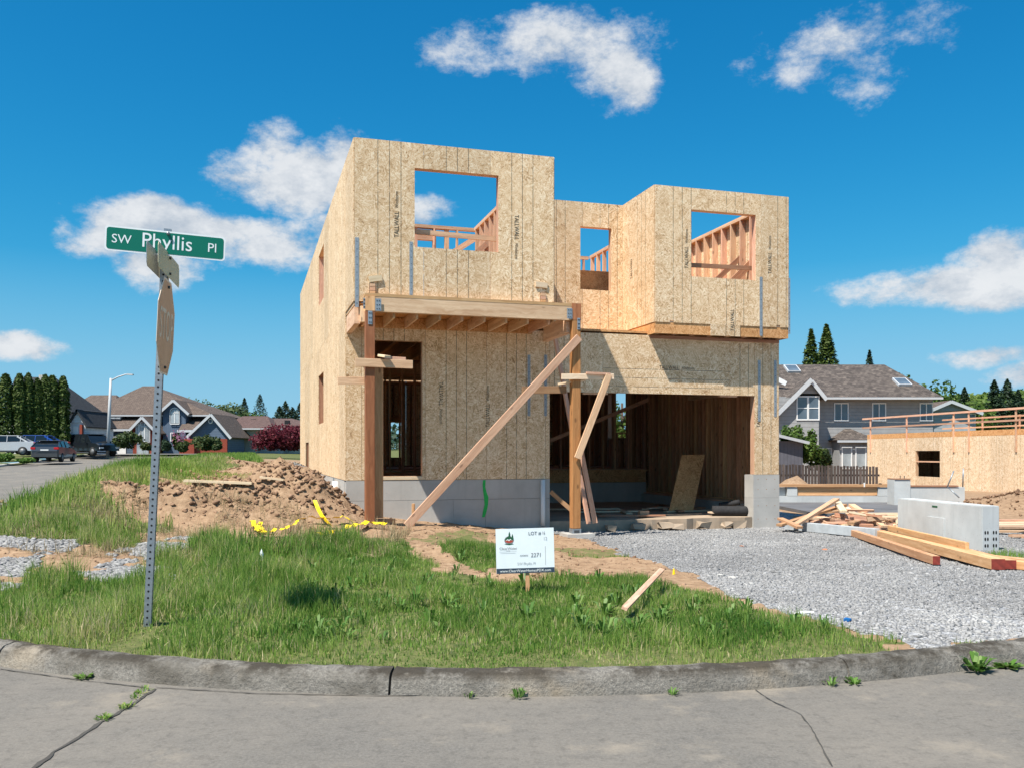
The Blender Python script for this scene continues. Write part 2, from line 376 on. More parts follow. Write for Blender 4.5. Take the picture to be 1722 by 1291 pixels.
GRASS = leafy('grass_blade', [(0, (.060, .150, .022)), (.3, (.140, .262, .042)), (.6, (.245, .36, .075)), (.80, (.38, .41, .135)), (1, (.54, .47, .27))], .42)
WEED = leafy('weed_leaf', [(0, (.05, .13, .022)), (.5, (.10, .21, .035)), (1, (.20, .30, .09))], .3, .45)
ARB = leafy('arborvitae_leaf', [(0, (.030, .055, .010)), (.5, (.062, .100, .018)), (1, (.12, .155, .035))], .2)
CONIF = leafy('conifer_leaf', [(0, (.010, .024, .012)), (.5, (.020, .044, .020)), (1, (.045, .075, .032))], .1)
LEAFY = leafy('bright_leaf', [(0, (.035, .075, .012)), (.5, (.075, .135, .022)), (1, (.15, .21, .045))], .3)
SAGE = leafy('pale_leaf', [(0, (.055, .085, .030)), (.5, (.095, .135, .050)), (1, (.16, .20, .09))], .3)
MAPLE = leafy('red_maple_leaf', [(0, (.055, .006, .014)), (.5, (.115, .014, .026)), (1, (.19, .035, .05))], .25)
SHRUBM = leafy('shrub_leaf', [(0, (.022, .042, .014)), (.5, (.045, .075, .02)), (.85, (.10, .115, .03)), (1, (.22, .13, .06))], .2)
HEDGE = leafy('hedge_leaf', [(0, (.035, .09, .012)), (.5, (.075, .155, .022)), (1, (.14, .23, .04))], .2)
PINK = leafy('pink_bloom', [(0, (.45, .12, .25)), (1, (.70, .40, .52))], .2)
STONE = leafy('gravel_stone', [(0, (.12, .12, .122)), (.5, (.28, .278, .275)), (1, (.50, .495, .48))], 0, .9)
CLOD = leafy('soil_clod', [(0, (.13, .075, .046)), (.5, (.25, .155, .097)), (1, (.38, .25, .165))], 0, .95)
STRAWM = leafy('dry_straw', [(0, (.22, .17, .09)), (.6, (.36, .29, .16)), (1, (.46, .39, .25))], .2)

# ground: colour by mask attribute (gravel, grass, dark soil) broken up with noise
def ground_mat():
    m, s = mat_new('lot_ground'); co = obj_co(s); at = s.n('Attribute', None, attribute_name='Col').outputs['Color']
    sc = s.n('SeparateColor', {0: at}); n1 = s.noise(co, 1.6, 5, .6); n2 = s.noise(co, 9.0, 5, .65); n3 = s.noise(co, 42.0, 4, .6)
    dirt = s.ramp(n2, [(.28, (.155, .096, .057)), (.5, (.28, .183, .112)), (.72, (.395, .278, .18))])
    dirt = s.mix(s.n('MapRange', {0: n1, 1: .42, 2: .68, 3: 0, 4: .55}).outputs[0], dirt, (.37, .25, .155))
    dirt = s.mix(s.m('MULTIPLY', sc.outputs[2], .45), dirt, (.15, .09, .057))
    peb = s.n('TexVoronoi', {'Vector': co, 'Scale': 34.0}, feature='F1')
    grav = s.ramp(s.n('SeparateColor', {0: peb.outputs['Color']}).outputs[0], [(0, (.15, .155, .165)), (.5, (.30, .305, .315)), (1, (.50, .50, .50))])
    turf = s.ramp(n2, [(.3, (.060, .085, .025)), (.7, (.165, .165, .065))])
    br = s.m('MULTIPLY', s.m('SUBTRACT', n2, .5), .9)
    fg = s.n('MapRange', {0: s.m('ADD', sc.outputs[1], br), 1: .4, 2: .6}).outputs[0]
    fv = s.n('MapRange', {0: s.m('ADD', sc.outputs[0], br), 1: .42, 2: .56}).outputs[0]
    c = s.mix(fg, dirt, turf); c = s.mix(fv, c, grav)
    h = s.m('ADD', s.m('MULTIPLY', n2, 1.0), s.m('ADD', s.m('MULTIPLY', n3, .5), s.m('MULTIPLY', s.m('MULTIPLY', peb.outputs[0], fv), -1.0)))
    finish(s, c, .95, h, .7, .03, spec=.15); return m
GROUND = ground_mat()
def asphalt():
    m, s = mat_new('worn_asphalt'); co = obj_co(s); n1 = s.noise(co, .7, 5, .6); n2 = s.noise(co, 55.0, 5, .85); n3 = s.noise(s.vm('MULTIPLY', co, (1, 3, 1)), 2.2, 5, .65)
    c = s.ramp(n2, [(.3, (.095, .09, .082)), (.6, (.185, .172, .152)), (.8, (.32, .295, .26))])
    c = s.mix(s.n('MapRange', {0: n1, 1: .4, 2: .7, 3: 0, 4: .5}).outputs[0], c, (.25, .222, .185))
    c = s.mix(s.n('MapRange', {0: n3, 1: .5, 2: .75, 3: 0, 4: .4}).outputs[0], c, (.12, .112, .10))
    n5 = s.noise(co, 14.0, 6, .75); c = s.mix(s.n('MapRange', {0: n5, 1: .5, 2: .68, 3: 0, 4: .6}).outputs[0], c, (.095, .088, .078)); c = s.mix(s.n('MapRange', {0: s.noise(s.vm('ADD', co, (5, 3, 0)), 1.1, 6, .7), 1: .54, 2: .66, 3: 0, 4: .55}).outputs[0], c, (.30, .26, .205))
    finish(s, c, .9, n2, .6, .008, spec=.25); return m
ASPH = asphalt()
def kerbm():
    m, s = mat_new('old_kerb_concrete'); co = obj_co(s); n1 = s.noise(co, 3.0, 6, .7); n2 = s.noise(co, 48.0, 4, .8); n3 = s.noise(s.vm('MULTIPLY', co, (1, 1, 1.6)), 6.0, 6, .75)
    c = s.ramp(n2, [(.3, (.105, .10, .09)), (.55, (.225, .21, .185)), (.78, (.39, .37, .33))])
    c = s.mix(s.n('MapRange', {0: n1, 1: .45, 2: .64, 3: 0, 4: .75}).outputs[0], c, (.085, .076, .062))
    c = s.mix(s.n('MapRange', {0: n3, 1: .58, 2: .72, 3: 0, 4: .75}).outputs[0], c, (.04, .032, .023))
    c = s.mix(s.n('MapRange', {0: s.noise(s.vm('ADD', co, (9, 4, 2)), 1.4, 4, .6), 1: .56, 2: .7, 3: 0, 4: .5}).outputs[0], c, (.40, .33, .24))
    zt_ = s.n('MapRange', {0: s.n('SeparateXYZ', {0: co}).outputs[2], 1: .07, 2: .125}).outputs[0]; n4 = s.noise(co, 2.2, 6, .75)
    c = s.mix(s.m('MULTIPLY', zt_, s.n('MapRange', {0: n4, 1: .44, 2: .56, 3: 0, 4: .85}).outputs[0]), c, (.042, .035, .026))
    finish(s, c, .95, s.m('ADD', n2, n1), .9, .015, spec=.15); return m
KERB = kerbm()
SLAB = concrete('garage_slab', (.40, .31, .225), .35)
TARC = plain('tar_crack', (.065, .06, .052), .9)
# ------------------------------------------------------------------ terrain
KC = np.array((-.1, 13.7)); KR = 8.2
VV = np.array((-UY, UX)); UU = np.array((UX, UY))
FA = R(20.4); UF = np.array((math.cos(FA), math.sin(FA))); N1 = np.array((math.sin(FA), -math.cos(FA))); N2 = -UU      # front street direction, outward normals
def kerb_line():
    pts = []
    a = KC+KR*N1                                        # tangent point with the front street
    for s in np.arange(26, 0, -.5): pts.append(a+UF*s)
    a0 = math.atan2(N1[1], N1[0]); a1 = math.atan2(-UY, -UX)
    a1 = a1-2*math.pi if a1 > a0 else a1
    for t in np.linspace(0, 1, 44): an = a0+(a1-a0)*t; pts.append(KC+KR*np.array((math.cos(an), math.sin(an))))
    b = pts[-1]
    for s in np.arange(.5, 12, .5): pts.append(b+VV*s)
    for s in np.arange(12, 110, 3): pts.append(b+VV*s)
    return np.array(pts)
KL = kerb_line()
def road_z(y): return np.interp(y, [0, 14, 40, 71, 90, 130], [0, 0, .25, .84, 1.25, 1.6])
def kerb_dist(X, Y):
    """signed distance to the kerb face, positive inside the lot"""
    rel = np.stack([X-KC[0], Y-KC[1]], -1); an = np.arctan2(rel[..., 1], rel[..., 0])
    a1_, a2_ = math.atan2(N2[1], N2[0]), math.atan2(N1[1], N1[0])
    return np.where((an > a1_) & (an < a2_), KR-np.hypot(rel[..., 0], rel[..., 1]), KR-np.maximum(rel@N1, rel@N2))
YL = [0, 6, 8, 11, 13, 16, 20, 27, 35, 45, 70, 100, 300]
HL = [.12, .14, .15, .20, .28, .42, .62, .82, .95, 1.05, 1.2, 1.6, 3.0]
YR = [0, 6, 8, 11, 14, 18, 24, 30, 40, 54, 70, 120, 300]
HR = [.12, .14, .13, .06, .0, -.06, -.10, -.14, -.3, -.5, -.5, -.3, 3.0]
def sstep(a, b, x): t = np.clip((x-a)/(b-a), 0, 1); return t*t*(3-2*t)
def hbase(X, Y):
    wl = 1-sstep(-.30, .12, X/np.maximum(Y, 1))
    wl = np.where(Y < 9, wl*.999, wl)
    h = np.interp(Y, YL, HL)*wl+np.interp(Y, YR, HR)*(1-wl)
    # bank beside the left street
    kd = kerb_dist(X, Y)
    h = h+.52*np.exp(-((kd-1.9)/1.5)**2)*sstep(9, 15, Y)*sstep(-4, -7, X)*(1-sstep(21, 33, Y))
    return h
def gauss(X, Y, cx, cy, sx, sy, rot=0):
    c, s = math.cos(rot), math.sin(rot); dx, dy = X-cx, Y-cy
    return np.exp(-(((dx*c+dy*s)/sx)**2+((-dx*s+dy*c)/sy)**2))
def mound(X, Y):
    m = .74*gauss(X, Y, -3.75, 15.7, .95, .8, -.5)+.50*gauss(X, Y, -4.6, 15.0, 1.1, .65, .3)+.22*gauss(X, Y, -5.6, 14.6, 1.0, .5, .1)+.22*gauss(X, Y, -3.1, 14.9, .5, .4)
    m = m+.16*gauss(X, Y, -6.4, 14.6, .8, .5)
    m = m+.45*gauss(X, Y, -10.3, 31.5, 1.9, 1.1)+.32*gauss(X, Y, -8.2, 29.5, 1.0, .8)+.45*gauss(X, Y, -6.5, 26.3, .8, .8)+.3*gauss(X, Y, -7.6, 33, 1.5, 1)
    m = m+.09*gauss(X, Y, -.4, 12.6, 1.2, .9)+.10*gauss(X, Y, -.9, 14.6, .8, .35, .3)+.07*gauss(X, Y, .4, 9.9, .9, .7)
    m = m+.42*gauss(X, Y, 14.4, 24.5, 1.3, 1.6)+.62*gauss(X, Y, 17.2, 26.5, 3.0, 2.5)+.80*gauss(X, Y, 14.25, 45, .75, .9)
    return m
def local(X, Y): dx, dy = X-P2[0], Y-P2[1]; return dx*UX+dy*UY, -dx*UY+dy*UX
def hterr(X, Y, detail=True):
    X = np.asarray(X, float); Y = np.asarray(Y, float)
    kd = kerb_dist(X, Y)
    b = hbase(X, Y); m = mound(X, Y)
    h = b+m
    if detail:
        fade = sstep(22.6, 20.5, Y)*sstep(-11.5, -10.5, X)*sstep(11.5, 10.5, X)
        rough = .25+3.0*np.clip(m, 0, .4)
        dm = 1-GRAVEL(X, Y)
        h = h+fade*(.18*(fbm(X*1.7, Y*1.7, 3)-.5)*rough+.22*(fbm(X*5+9, Y*5, 4)-.5)*rough*dm+.08*(np.abs(fbm(X*13, Y*13+5, 3)-.5)*2-.3)*rough*dm)
    kz = road_z(Y)+.118
    e = sstep(.18, .9, kd)
    h = kz*(1-e)+h*e
    # flat inside the house footprint (below slab / crawl space)
    lx, ly = local(X, Y)
    ins = sstep(-.02, .12, lx)*sstep(9.1, 8.9, lx)*sstep(.02, .2, ly)*sstep(14.3, 14.1, ly)
    return h*(1-ins)+(.0)*ins
_YS = np.concatenate([np.arange(5.3, 30, .02), np.arange(30, 90, .1)])
def GP(px, py):                                   # photo pixel -> ground point
    Ys = _YS; Xs = (px-CX)/F*Ys; g = EYE+(HY-py)/F*Ys-(hbase(Xs, Ys)+mound(Xs, Ys)); i = int(np.argmax(g < 0)) if (g < 0).any() else len(Ys)-1
    return (float(Xs[i]), float(Ys[i]))
PG = lambda *a: [GP(*p) for p in a]
POLY_GRAV = [PG((770, 868), (930, 862), (1020, 860), (1320, 858)), PG((1330, 868), (1500, 905), (1600, 930), (1760, 960))]
DRIVE = PG((765, 880), (770, 862), (930, 858), (1030, 858), (1320, 856), (1345, 880), (1440, 890), (1560, 905), (1900, 960), (2100, 1060)) + \
        PG((1900, 1040), (1545, 1090), (1440, 1062), (1330, 1031), (1250, 1006), (1200, 985), (1120, 952), (1060, 935), (1000, 910), (900, 890), (820, 884))
PATCH = [PG((-40, 935), (60, 932), (75, 955), (40, 985), (-40, 1000)), PG((130, 955), (190, 935), (270, 905), (335, 900), (330, 940), (250, 970), (160, 975)),
         PG((-40, 900), (40, 900), (120, 905), (135, 925), (60, 930), (-40, 928))]
BACKG = PG((1330, 850), (1520, 845), (1722, 890), (1900, 960), (1740, 975), (1500, 915))
def soft(X, Y, polys, s=.18):
    nx = (fbm(X*2.3, Y*2.3, 3)-.5)*s*4; ny = (fbm(X*2.3+40, Y*2.3+7, 3)-.5)*s*4
    r = np.zeros(np.shape(X))
    for p in polys: r = np.maximum(r, inpoly(X+nx, Y+ny, p).astype(float))
    return r
def GRAVEL(X, Y):
    g = soft(X, Y, [DRIVE, BACKG], .12)
    g = np.maximum(g, soft(X, Y, PATCH, .12)*(fbm(X*3, Y*3, 2) > .46))
    return np.maximum(g, gauss(X, Y, -6.5, 26.3, .75, .7) > .4)
GR_NEAR = PG((-300, 1000), (0, 985), (70, 968), (140, 978), (240, 970), (300, 935), (345, 905), (440, 918), (520, 905), (600, 900), (680, 905), (700, 940), (740, 962), (840, 982), (920, 968),
             (1000, 968), (1090, 972), (1130, 985), (1200, 1003), (1300, 1033), (1420, 1064), (1540, 1092)) + [(3.6, 6.6), (2.3, 5.6), (0, 5.2), (-2.4, 5.6), (-4.5, 6.4), (-7, 9), (-9, 11)]
GR_P2 = PG((735, 912), (790, 903), (835, 915), (840, 962), (770, 940))
GR_P3 = PG((690, 905), (830, 897), (835, 910), (740, 915))
GR_P4 = PG((940, 918), (1050, 925), (1060, 938), (950, 935))
GR_MID = PG((-60, 905), (-60, 840), (60, 815), (150, 830), (140, 870), (150, 905), (60, 912))
GR_MID2 = PG((140, 905), (160, 880), (240, 885), (245, 930), (180, 930))
GR_R = PG((1640, 935), (1690, 930), (1760, 945), (1760, 965), (1700, 955))
def grass_w(X, Y):
    X = np.asarray(X, float); Y = np.asarray(Y, float)
    g = soft(X, Y, [GR_NEAR, GR_P2, GR_R], .12)
    g = np.maximum(g, .55*soft(X, Y, [GR_P3, GR_P4, GR_MID2], .12)); g = np.maximum(g, .8*soft(X, Y, [GR_MID], .2))
    kd = kerb_dist(X, Y)
    lx, ly = local(X, Y)
    bank = ((X < -4.2) & (kd > .2) & (kd < 1.4+2.4*fbm(X*.6, Y*.6, 2)+.8*sstep(17, 26, Y)) & (Y > 11.5) & (Y < 60))
    g = np.maximum(g, bank.astype(float))
    far = (Y > 37) & (X < -4) & (kd > .3) & (lx < -1)
    g = np.maximum(g, far.astype(float))
    g = np.maximum(g, .45*((Y > 19) & (Y < 37) & (kd > 2) & (kd < 6.5) & (X < -6.5) & (fbm(X*.5, Y*.5, 2) > .56)))
    return g*(kd > .17)*(1-GRAVEL(X, Y))
def terr_mesh(name, xs, ys, keep, dz=0.0, detail=True):
    Xg, Yg = np.meshgrid(xs, ys); Z = hterr(Xg, Yg, detail)+dz
    V = np.stack([Xg.ravel(), Yg.ravel(), Z.ravel()], 1)
    nx = len(xs); ny = len(ys); idx = np.arange(nx*ny).reshape(ny, nx)
    Fq = np.stack([idx[:-1, :-1].ravel(), idx[:-1, 1:].ravel(), idx[1:, 1:].ravel(), idx[1:, :-1].ravel()], 1)
    cxm = (Xg[:-1, :-1]+Xg[1:, 1:]).ravel()/2; cym = (Yg[:-1, :-1]+Yg[1:, 1:]).ravel()/2
    kf = keep(cxm, cym); Fq = Fq[kf]
    g = GRAVEL(Xg, Yg).ravel().astype(float); gr = grass_w(Xg, Yg).ravel(); dk = np.clip(mound(Xg, Yg), 0, .4).ravel()*.9*(fbm(Xg*3, Yg*3, 3).ravel())
    gr = np.where((Yg.ravel() > 60) | (np.abs(Xg.ravel()) > 26), .9, gr)
    used = np.unique(Fq); remap = np.zeros(len(V), int); remap[used] = np.arange(len(used))
    o = npmesh(name, V[used], remap[Fq], GROUND, None, np.stack([g, gr, dk], 1)[used], smooth=True)
    return tag(o, kind='structure')
NX0, NX1, NY0, NY1 = -11.5, 11.5, 5.2, 22.6
terr_mesh('ground', np.arange(NX0, NX1+.01, .075), np.arange(NY0, NY1+.01, .075), lambda x, y: kerb_dist(x, y) > .165)
def far_keep(x, y):
    kd = kerb_dist(x, y)
    rel = np.stack([x-KC[0], y-KC[1]], -1); du = rel@UU; dv = rel@VV
    lot = (kd > .35) & ~((x > NX0+.3) & (x < NX1-.3) & (y > NY0) & (y < NY1-.3))
    return lot | ((du < -KR-11.2) & (dv > -KR-14))
xs = np.concatenate([np.arange(-160, -30, 3.0), np.arange(-30, 30, .6), np.arange(30, 160, 3.0)])
ys = np.concatenate([np.arange(-6, 62, .6), np.arange(62, 130, 2.0), np.arange(130, 420, 12.0)])
terr_mesh('far_ground', xs, ys, far_keep, -.03, False)

# ------------------------------------------------------------------ road and kerb
def strip(name, L, Rr, mat, z=0.0, sub=1):
    V = []; Fs = []; n = len(L); k = sub+1
    for a, b in zip(L, Rr):
        for j in range(k):
            t = j/sub; p = np.array(a)*(1-t)+np.array(b)*t; V.append((p[0], p[1], float(road_z(p[1]))+z))
    for i in range(n-1):
        for j in range(sub): Fs.append([i*k+j, i*k+j+1, (i+1)*k+j+1, (i+1)*k+j])
    return mesh(name, V, Fs, mat)
def offs(P, d):
    T = np.gradient(P, axis=0); T /= np.linalg.norm(T, axis=1)[:, None]; Nn = np.stack([T[:, 1], -T[:, 0]], 1)   # towards the lot
    return P+Nn*d
# one road sheet: from the kerb face outwards
Rout = offs(KL, -30.0)
i_c = len(KL)
ff = [(x, -30.0) for x in np.linspace(60, -60, len(KL))]
front_n = 52+44+4
road1 = strip('road', offs(KL, .02)[:front_n], [(p[0]*1.0+(p[0]-KC[0])*3.0, -30.0) for p in KL[:front_n]], ASPH, 0, 24); tag(road1, kind='structure')
side = KL[52+40:]
road2 = strip('side_street', offs(side, .02), offs(side, -11.0), ASPH, .003, 3); tag(road2, kind='structure')
# far kerb and pavement of the side street
fk = offs(side, -11.0)
def kerb_profile(P, name, prof, mat, seg):
    out = []
    T = np.gradient(P, axis=0); T /= np.linalg.norm(T, axis=1)[:, None]; Nn = np.stack([T[:, 1], -T[:, 0]], 1)
    for a, b in seg:
        V = []; Fs = []; m = len(prof)
        for i in range(a, b+1):
            gz = float(road_z(P[i][1]))
            for (d, z) in prof: p = P[i]+Nn[i]*d; V.append((p[0], p[1], gz+z))
        for i in range(b-a):
            for j in range(m-1): Fs.append([i*m+j, i*m+j+1, (i+1)*m+j+1, (i+1)*m+j])
        Fs.append(list(range(m))); Fs.append([(b-a)*m+j for j in range(m-1, -1, -1)])
        out.append((V, Fs))
    return out
# fine kerb line near the camera, divided into cast lengths
def resample(P, step):
    s = np.concatenate([[0], np.cumsum(np.linalg.norm(np.diff(P, axis=0), axis=1))]); t = np.arange(0, s[-1], step)
    return np.stack([np.interp(t, s, P[:, 0]), np.interp(t, s, P[:, 1])], 1)
KF = resample(KL[:140], .06)
def kerb_u(px): # nearest index on fine kerb for a photo column
    return int(np.argmin(np.abs(KF[:, 0]/np.maximum(KF[:, 1], .1)-(px-CX)/F)+(KF[:, 1] > 11)*9))
j0 = kerb_u(655)
prof = [(0.0, -.25), (-.015, -.02), (.0, .035), (.014, .08), (.03, .108), (.055, .128), (.085, .136), (.13, .139), (.175, .137), (.185, .10), (.185, -.25)]
kerb_root = empty('kerb', (0, 0, 0)); tag(kerb_root, kind='structure')
bounds = sorted(set([max(0, j0-50*k) for k in range(0, 12)]+[min(len(KF)-1, j0+50*k) for k in range(0, 14)]))
rk = np.random.default_rng(5)
for a, b in zip(bounds[:-1], bounds[1:]):
    if b-a < 3: continue
    (V, Fs), = kerb_profile(KF, 'kerb', prof, KERB, [(a, b)])
    V = np.array(V); m = len(prof); e = np.arange(len(V))//m
    nz = (fbm(V[:, 0]*9, V[:, 1]*9+V[:, 2]*22, 4)-.5)*.022
    top = (np.arange(len(V)) % m > 1) & (np.arange(len(V)) % m < 9)
    V[:, 2] += nz*top; V[:, 1] += nz*top*.8
    # open joint between lengths
    T = KF[min(a+1, len(KF)-1)]-KF[a]; T = T/np.linalg.norm(T)
    V[e == 0, 0] += T[0]*.008; V[e == 0, 1] += T[1]*.008
    V[e == (b-a), 0] -= T[0]*.008; V[e == (b-a), 1] -= T[1]*.008
    mesh('kerb_length', V, Fs, KERB, kerb_root, smooth=False)
(V, Fs), = kerb_profile(fk, 'x', [(0, -.2), (0, .12), (-.18, .14), (-.18, -.2)], KERB, [(0, len(fk)-1)])
tag(mesh('far_kerb', V, Fs, CONC), kind='structure')
# cracks and sealed joint in the asphalt
def ribbon(name, pts, wd, mat, z, parent=None, seed=0):
    rr = np.random.default_rng(seed); V = []; Fs = []
    P = resample(np.array(pts, float), .05)
    for i, p in enumerate(P):
        t = P[min(i+1, len(P)-1)]-P[max(i-1, 0)]; t /= np.linalg.norm(t)+1e-9; n = np.array((-t[1], t[0]))
        off = n*(rr.random()-.5)*wd*.8; ww = wd*(.5+rr.random())
        for s_ in (-1, 1): q = p+off+n*s_*ww/2; V.append((q[0], q[1], float(road_z(q[1]))+z))
    for i in range(len(P)-1): Fs.append([2*i, 2*i+1, 2*i+3, 2*i+2])
    return mesh(name, V, Fs, mat, parent)
def RP(px, py): Y = EYE*F/(py-HY); return ((px-CX)/F*Y, Y)
joint = ribbon('road_joint', [RP(262, 1158), RP(225, 1183), RP(170, 1215), RP(95, 1262), RP(20, 1320)], .022, TARC, .005, None, 2); tag(joint, kind='structure')
for k, pts in enumerate([[(1270, 1160), (1300, 1180), (1345, 1200), (1365, 1225), (1400, 1290)], [(262, 1156), (430, 1166), (640, 1170), (760, 1169)], [(0, 1125), (130, 1143), (255, 1157)]]):
    tag(ribbon('road_crack', [RP(*p) for p in pts], .007 if k == 0 else .010, TARC, .006, None, 5+k), kind='structure')
# ------------------------------------------------------------------ the house being framed
HZ = math.atan2(UY, UX)
house = empty('house_under_construction', (P2[0], P2[1], 0), HZ,
              'two storey house under construction, wood panel sheathed walls without a roof, open garage', 'house')
PW = 3.55/3
TH = .015
def panel_mesh(name, axis, const, out, a0, a1, z0, z1, holes, mat, parent, pw=PW, phase=0.0, horiz=False, th=TH, gap=.003, shape=None):
    """sheathing piece in house-local coordinates; axis 'x' = wall along local x at y=const, out = sign of outward normal"""
    A = sorted(set([a0+gap, a1-gap]+[v for h in holes for v in h[:2] if a0+gap < v < a1-gap]))
    Z = sorted(set([z0, z1]+[v for h in holes for v in h[2:] if z0 < v < z1]))
    fill = {}
    for i in range(len(A)-1):
        for j in range(len(Z)-1):
            ca, cz = (A[i]+A[i+1])/2, (Z[j]+Z[j+1])/2
            fill[i, j] = not any(h[0] < ca < h[1] and h[2] < cz < h[3] for h in holes)
    if not any(fill.values()): return None
    todo = {k for k, f in fill.items() if f}; comps = []
    while todo:
        st = [todo.pop()]; comp = set(st)
        while st:
            i, j = st.pop()
            for nb in ((i+1, j), (i-1, j), (i, j+1), (i, j-1)):
                if nb in todo: todo.discard(nb); comp.add(nb); st.append(nb)
        comps.append(comp)
    if len(comps) > 1 and shape is None:
        for cc in comps: panel_mesh(name, axis, const, out, a0, a1, z0, z1, holes, mat, parent, pw, phase, horiz, th, gap, cc)
        return None
    if shape is not None: fill = {k: (k in shape) for k in fill}
    V = []; vi = {}; Fs = []
    def vert(i, j, s):
        if (i, j, s) not in vi:
            d = const+out*(th if s else 0.0)
            vi[i, j, s] = len(V); V.append((A[i], d, Z[j]) if axis == 'x' else (d, A[i], Z[j]))
        return vi[i, j, s]
    for (i, j), f in fill.items():
        if not f: continue
        for s in (0, 1): Fs.append([vert(i, j, s), vert(i+1, j, s), vert(i+1, j+1, s), vert(i, j+1, s)])
        for di, dj, e in ((-1, 0, ((i, j), (i, j+1))), (1, 0, ((i+1, j), (i+1, j+1))), (0, -1, ((i, j), (i+1, j))), (0, 1, ((i, j+1), (i+1, j+1)))):
            if not fill.get((i+di, j+dj), False):
                (p, q) = e; Fs.append([vert(*p, 0), vert(*q, 0), vert(*q, 1), vert(*p, 1)])
    o = mesh(name, V, Fs, mat, parent); me = o.data
    bm = bmesh.new(); bm.from_mesh(me); bmesh.ops.recalc_face_normals(bm, faces=bm.faces[:])
    um = bm.loops.layers.uv.new('metres'); up = bm.loops.layers.uv.new('panel')
    so_ = (hash((name, round(a0, 2), round(z0, 2), axis)) % 97)*1.37
    for fc in bm.faces:
        for lp in fc.loops:
            c = lp.vert.co; a = c.x if axis == 'x' else c.y
            uvm = (a+so_, c.z+so_*.7)
            if horiz: lp[um].uv = (uvm[1], uvm[0]); lp[up].uv = ((c.z-phase)/pw, a)
            else: lp[um].uv = uvm; lp[up].uv = ((a-phase)/pw, c.z)
    bm.to_mesh(me); bm.free(); return o
def osb_wall(axis, const, out, a0, a1, z0, z1, holes=(), pw=PW, phase=None, mat=None, parent=None, name='sheathing_panel'):
    phase = a0 if phase is None else phase; mat = mat or OSB; parent = parent or house
    k0 = math.floor((a0-phase)/pw+1e-6); a = a0
    while a < a1-.02:
        k0 += 1; b = min(a1, phase+k0*pw)
        if b-a > .02: panel_mesh(name, axis, const, out, a, b, z0, z1, list(holes), mat, parent, pw, phase)
        a = b
def hb(name, x0, x1, y0, y1, z0, z1, mat, parent=None): return box(name, x0, x1, y0, y1, z0, z1, mat, parent or house)
def stud_wall(axis, c0, c1, a0, a1, z0, z1, sp=.4, mat=None, holes=(), plates=2, parent=None, skip=()):
    """studs between plates; wall thickness c0..c1"""
    mat = mat or STUD
    B = (lambda n, p, q, r, s_: hb(n, p, q, c0, c1, r, s_, mat, parent)) if axis == 'x' else (lambda n, p, q, r, s_: hb(n, c0, c1, p, q, r, s_, mat, parent))
    B('bottom_plate', a0, a1, z0, z0+.038)
    for k in range(plates): B('top_plate', a0, a1, z1-.038*(k+1), z1-.038*k-.001)
    zz = z1-.038*plates; a = a0+.019
    while a <= a1-.01:
        segs = [(z0+.038, zz)]
        for h in holes:
            if h[0]-.01 < a < h[1]+.01: segs = [(z0+.038, h[2]-.04), (h[3]+.24, zz)]
        for s0, s1 in segs:
            if s1-s0 > .08: B('stud', a-.019, a+.019, s0, s1-.001)
        a += sp
    for h in holes:
        for e in (h[0]-.057, h[0]-.019, h[1]+.019, h[1]+.057): B('stud', e-.0185, e+.0185, z0+.039, zz-.001)
        B('window_header', h[0]-.0005, h[1]+.0005, h[3]+.001, h[3]+.24); B('window_sill', h[0]-.0005, h[1]+.0005, h[2]-.04, h[2]-.001)
LFY, MDY, RBY, TOP, SEAM, FLR = -1.29, 1.25, -.31, 6.80, 4.05, 1.03
BOXW, BACK, RX0, RX1 = 3.55, 14.2, 6.01, 9.05
WT = .14
# openings
WL = (1.024, 2.518, 5.025, 6.377); WM = (5.03, 5.74, 4.955, 6.285); WR = (6.81, 8.277, 5.03, 6.37)
S1 = (4.72, 6.25, 5.12, 6.37); S2 = (4.80, 6.33, 2.21, 3.40); S3 = (9.96, 11.3, .72, 1.81)
DOOR = (.50, 1.405, 1.067, 3.57)
# --- sheathing
osb_wall('x', LFY, -1, 0, BOXW, SEAM, TOP, [WL])
osb_wall('y', 0, -1, LFY-TH, 0, SEAM, TOP, [S1], phase=LFY); osb_wall('y', 0, -1, 0, BACK, SEAM, TOP, [S1], phase=LFY)
osb_wall('y', 0, -1, -TH, 9.0, 1.0, SEAM-.004, [S2], phase=0); osb_wall('y', 0, -1, 9.0, BACK, .70, SEAM-.004, [S3], phase=0)
hb('rim_joist', .002, .04, LFY+.02, -TH-.005, 3.99, 4.045, BEAMW)
osb_wall('y', BOXW, 1, LFY-TH, MDY-TH, SEAM-.2, TOP, phase=LFY)
osb_wall('x', MDY, -1, BOXW+TH+.002, RX0-TH-.002, 3.95, TOP, [WM], phase=BOXW+.35)
osb_wall('y', RX0, -1, RBY-TH, MDY, 4.09, TOP, phase=RBY)
NOT = [(6.33, 6.42, 4.0, 4.135), (8.76, 8.85, 4.0, 4.135)]
osb_wall('x', RBY, -1, RX0, RX1, 4.09, TOP, [WR]+NOT, pw=(RX1-RX0)/2.55, phase=RX0)
ca, cb = 7.235, 7.915
panel_mesh('sheathing_panel', 'x', RBY, -1, ca, cb, 3.865, 4.089, [], OSB, house, phase=RX0)
osb_wall('y', RX1, 1, RBY-TH, BACK, 4.09, TOP, phase=RBY)
DHOLE = [DOOR]
osb_wall('x', 0, -1, 0, 3.915, 1.0, 3.86, DHOLE, phase=.28)
hb('sill_strip', 1.0-.5+.002, 1.403, -TH-.004, -.003, 1.004, 1.064, PALE)
